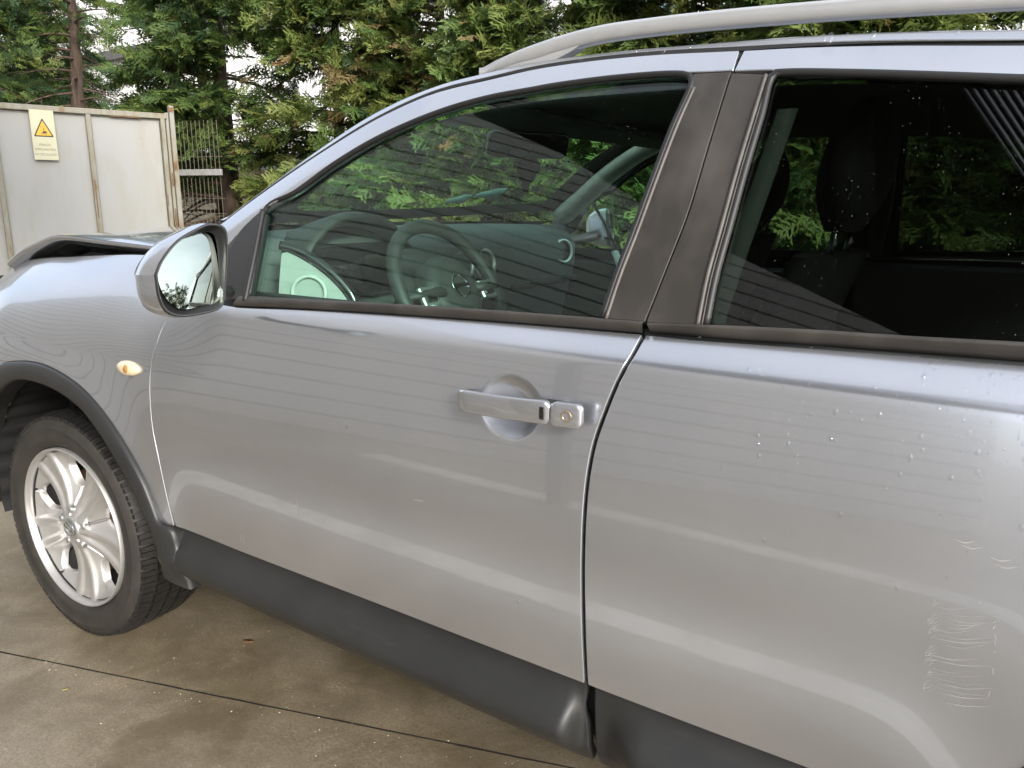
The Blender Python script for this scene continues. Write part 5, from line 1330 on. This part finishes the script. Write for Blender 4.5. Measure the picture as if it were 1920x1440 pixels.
# inner door cards
for y_ in (.10, 1.68):
    mb = MB(); mb.box((1.18, y_, .78), (1.0, .05, .56), bev=.02); mb.box((2.15, y_, .80), (.85, .05, .58), bev=.02); pp('door_card', mb, 'dash_plastic', None, 40)
# seat belt hanging from the near door pillar
mb = MB(); P3_ = [(1.868, .245, 1.392), (1.857, .215, 1.32), (1.838, .165, 1.20), (1.822, .13, 1.10), (1.81, .11, .95)]
a = np.array(P3_); mb.grid(np.array([a + [-.014, 0, 0], a + [.014, .004, 0], a + [.014, .0055, 0], a + [-.014, .0015, 0], a + [-.014, 0, 0]])); pp('seat_belt', mb, 'belt_web')

# windscreen papers: two folded pale stickers low on the far side of the screen
simple('sticker_film', (.45, .62, .66), .3, 0, .25, 40)
wg = ws_grid(.004)
for nm, (i, j), w, h, lab in (('sticker', (2, 18), .085, .05, None), ('sticker', (3, 20), .11, .055, None)):
    c = wg[i, j]; du = wg[i, j + 1] - wg[i, j]; du /= np.linalg.norm(du); dv = wg[i + 1, j] - wg[i, j]; dv /= np.linalg.norm(dv); nn = np.cross(du, dv)
    if nn[0] < 0: nn = -nn
    mb = MB(); mb.prism([(-w / 2, 0), (w / 2, 0), (w / 2, h), (w * .1, h * 1.0), (-w / 2, h * .5)], c, du, dv, .0008, nn); pp('sticker', mb, 'sticker_film', screen)

# things that only hang in the car
simple('freshener_card', (.060, .022, .026), .5, 0, .3, 60)
fc = [(-.030, .020), (-.034, .045), (-.022, .060), (.0, .064), (.022, .060), (.034, .045), (.030, .020), (.026, .022), (.024, .002), (.014, -.004), (.010, -.020), (.0, -.030), (-.010, -.020), (-.014, -.004), (-.024, .002), (-.026, .022)]
mb = MB(); o1 = np.array([1.008, .875, 1.325]); mb.prism(fc, o1, mu, mv, .002, mn)
fre = mb.build('air_freshener', 'freshener_card', None, False)
tag(fre, 'dark red cut-out card air freshener hanging below the interior mirror', 'air freshener')
mb = MB(); mb.tube([o1 + mv * .062, o1 + mv * .095 - mn * .004], .0008, 5); c_ = mb.build('cord', 'black_trim'); c_.parent = fre
# ------------------------------------------------------------------ wet and worn paint
def drops(S, n, xr, kr, dens, name, parent, rmax=.0032):
    mb = MB(); c = 0; tries = 0
    while c < n and tries < n * 60:
        tries += 1
        x = random.uniform(*xr); k = random.uniform(*kr)
        if random.random() > dens(x, k): continue
        c += 1
        X, Yv, Z = [float(v) for v in S(x, k)]; e = .001
        p = np.array([X, Yv, Z]); du = np.array([float(v) for v in S(x + e, k)]) - p; dv = np.array([float(v) for v in S(x, k + e)]) - p
        nn = np.cross(du, dv); nn /= np.linalg.norm(nn); nn = -nn if nn[1] > 0 else nn
        du /= np.linalg.norm(du); dv = np.cross(nn, du); dv = dv if dv[2] > 0 else -dv
        r = .0010 + (rmax - .001) * random.random() ** 3.2; st = random.uniform(1.0, 1.7); wob = random.uniform(0, 6.28)
        rows = []
        for h, q in ((-.1, 1.0), (.28, .88), (.48, .55), (.55, .05)):
            rows.append([p + nn * r * h + du * r * q * math.cos(a) * (1 + .15 * math.sin(2 * a + wob)) + dv * r * q * st * (math.sin(a) - .25 * (math.sin(a) < 0) * math.sin(a) ** 2) for a in np.linspace(0, 2 * math.pi, 11)])
        mb.grid(np.array(rows))
    o = part(mb, name, 'water', parent); tag(o, kind='stuff'); return o
drops(S_body, 520, (1.80, 2.58), (.80, 1.083), lambda x, k: min(1, max(0, (x - 1.80) / .35)) * min(1, .05 + max(0, (k - .82) / .24) ** 1.5) , 'water_drops', near['rdoor'])
drops(S_body, 40, (.70, 1.70), (.60, 1.065), lambda x, k: .5, 'water_drops', near['door'], .003)
drops(lambda x, k: S_win(x, k), 40, (1.35, 2.5), (1.4, 1.5), lambda x, k: 1.0 if np.interp(x, [p[0] for p in P['edge_top']], [p[1] for p in P['edge_top']]) - .012 < k < np.interp(x, [p[0] for p in P['edge_top']], [p[1] for p in P['edge_top']]) - .002 else 0, 'water_drops', car, .006)
# scratches: fine bright scores through the lacquer of the rear door, and two dashes on the front door
simple('bare_scratch', (.46, .46, .44), .6, .3, .2)
mb = MB()
def score(S, a, b, w=.0005, sag=0.0):
    c = crom([a, ((a[0] + b[0]) / 2, (a[1] + b[1]) / 2 - sag), b], 10); x, y, z = S(c[:, 0], c[:, 1]); p = np.stack([x, y - .00035, z], 1); ww = w * np.sin(np.linspace(.25, math.pi - .25, 10))[:, None]
    t = np.gradient(p, axis=0); t /= np.linalg.norm(t, axis=1)[:, None]; s_ = np.cross(t, [0, -1, 0])
    mb.grid(np.stack([p - s_ * ww, p + s_ * ww]))
for k in range(22):
    t = k / 21; zt = .800 - .115 * t
    if random.random() < .2: continue
    x0_ = 2.150 + .004 * t + random.uniform(-.004, .012); x1_ = 2.208 + .010 * t - random.uniform(0, .03) * random.random()
    score(S_body, (x0_, zt), (x1_, zt + .012 + random.uniform(-.003, .003)), random.choice([.00015, .00025, .0004]), .0035)
for k in range(46):
    t = random.random(); zt = .803 - .118 * t; x0_ = 2.146 + .004 * t + random.uniform(-.004, .004); score(S_body, (x0_, zt), (x0_ + random.uniform(.0, .008), zt + random.uniform(.003, .009)), .00022)
for k in range(12):
    t = random.random(); zt = .815 - .10 * t; x0_ = 2.208 + .006 * t; score(S_body, (x0_, zt), (x0_ + random.uniform(-.004, .004), zt - random.uniform(.003, .008)), .0003)
for x_, z_ in ((2.158, .885), (2.166, .880), (2.195, .873), (2.200, .866)): score(S_body, (x_, z_), (x_ + .02, z_ + .002), .0005, .003)
tag(part(mb, 'scratches', 'bare_scratch', near['rdoor']), kind='stuff')
mb = MB(); score(S_body, (1.355, .758), (1.378, .759), .0006); score(S_body, (1.05, .70), (1.051, .655), .0005); score(S_body, (.86, .57), (.861, .535), .0004); score(S_body, (.85, .565), (.851, .545), .0004); tag(part(mb, 'scratches', 'bare_scratch', near['door']), kind='stuff')
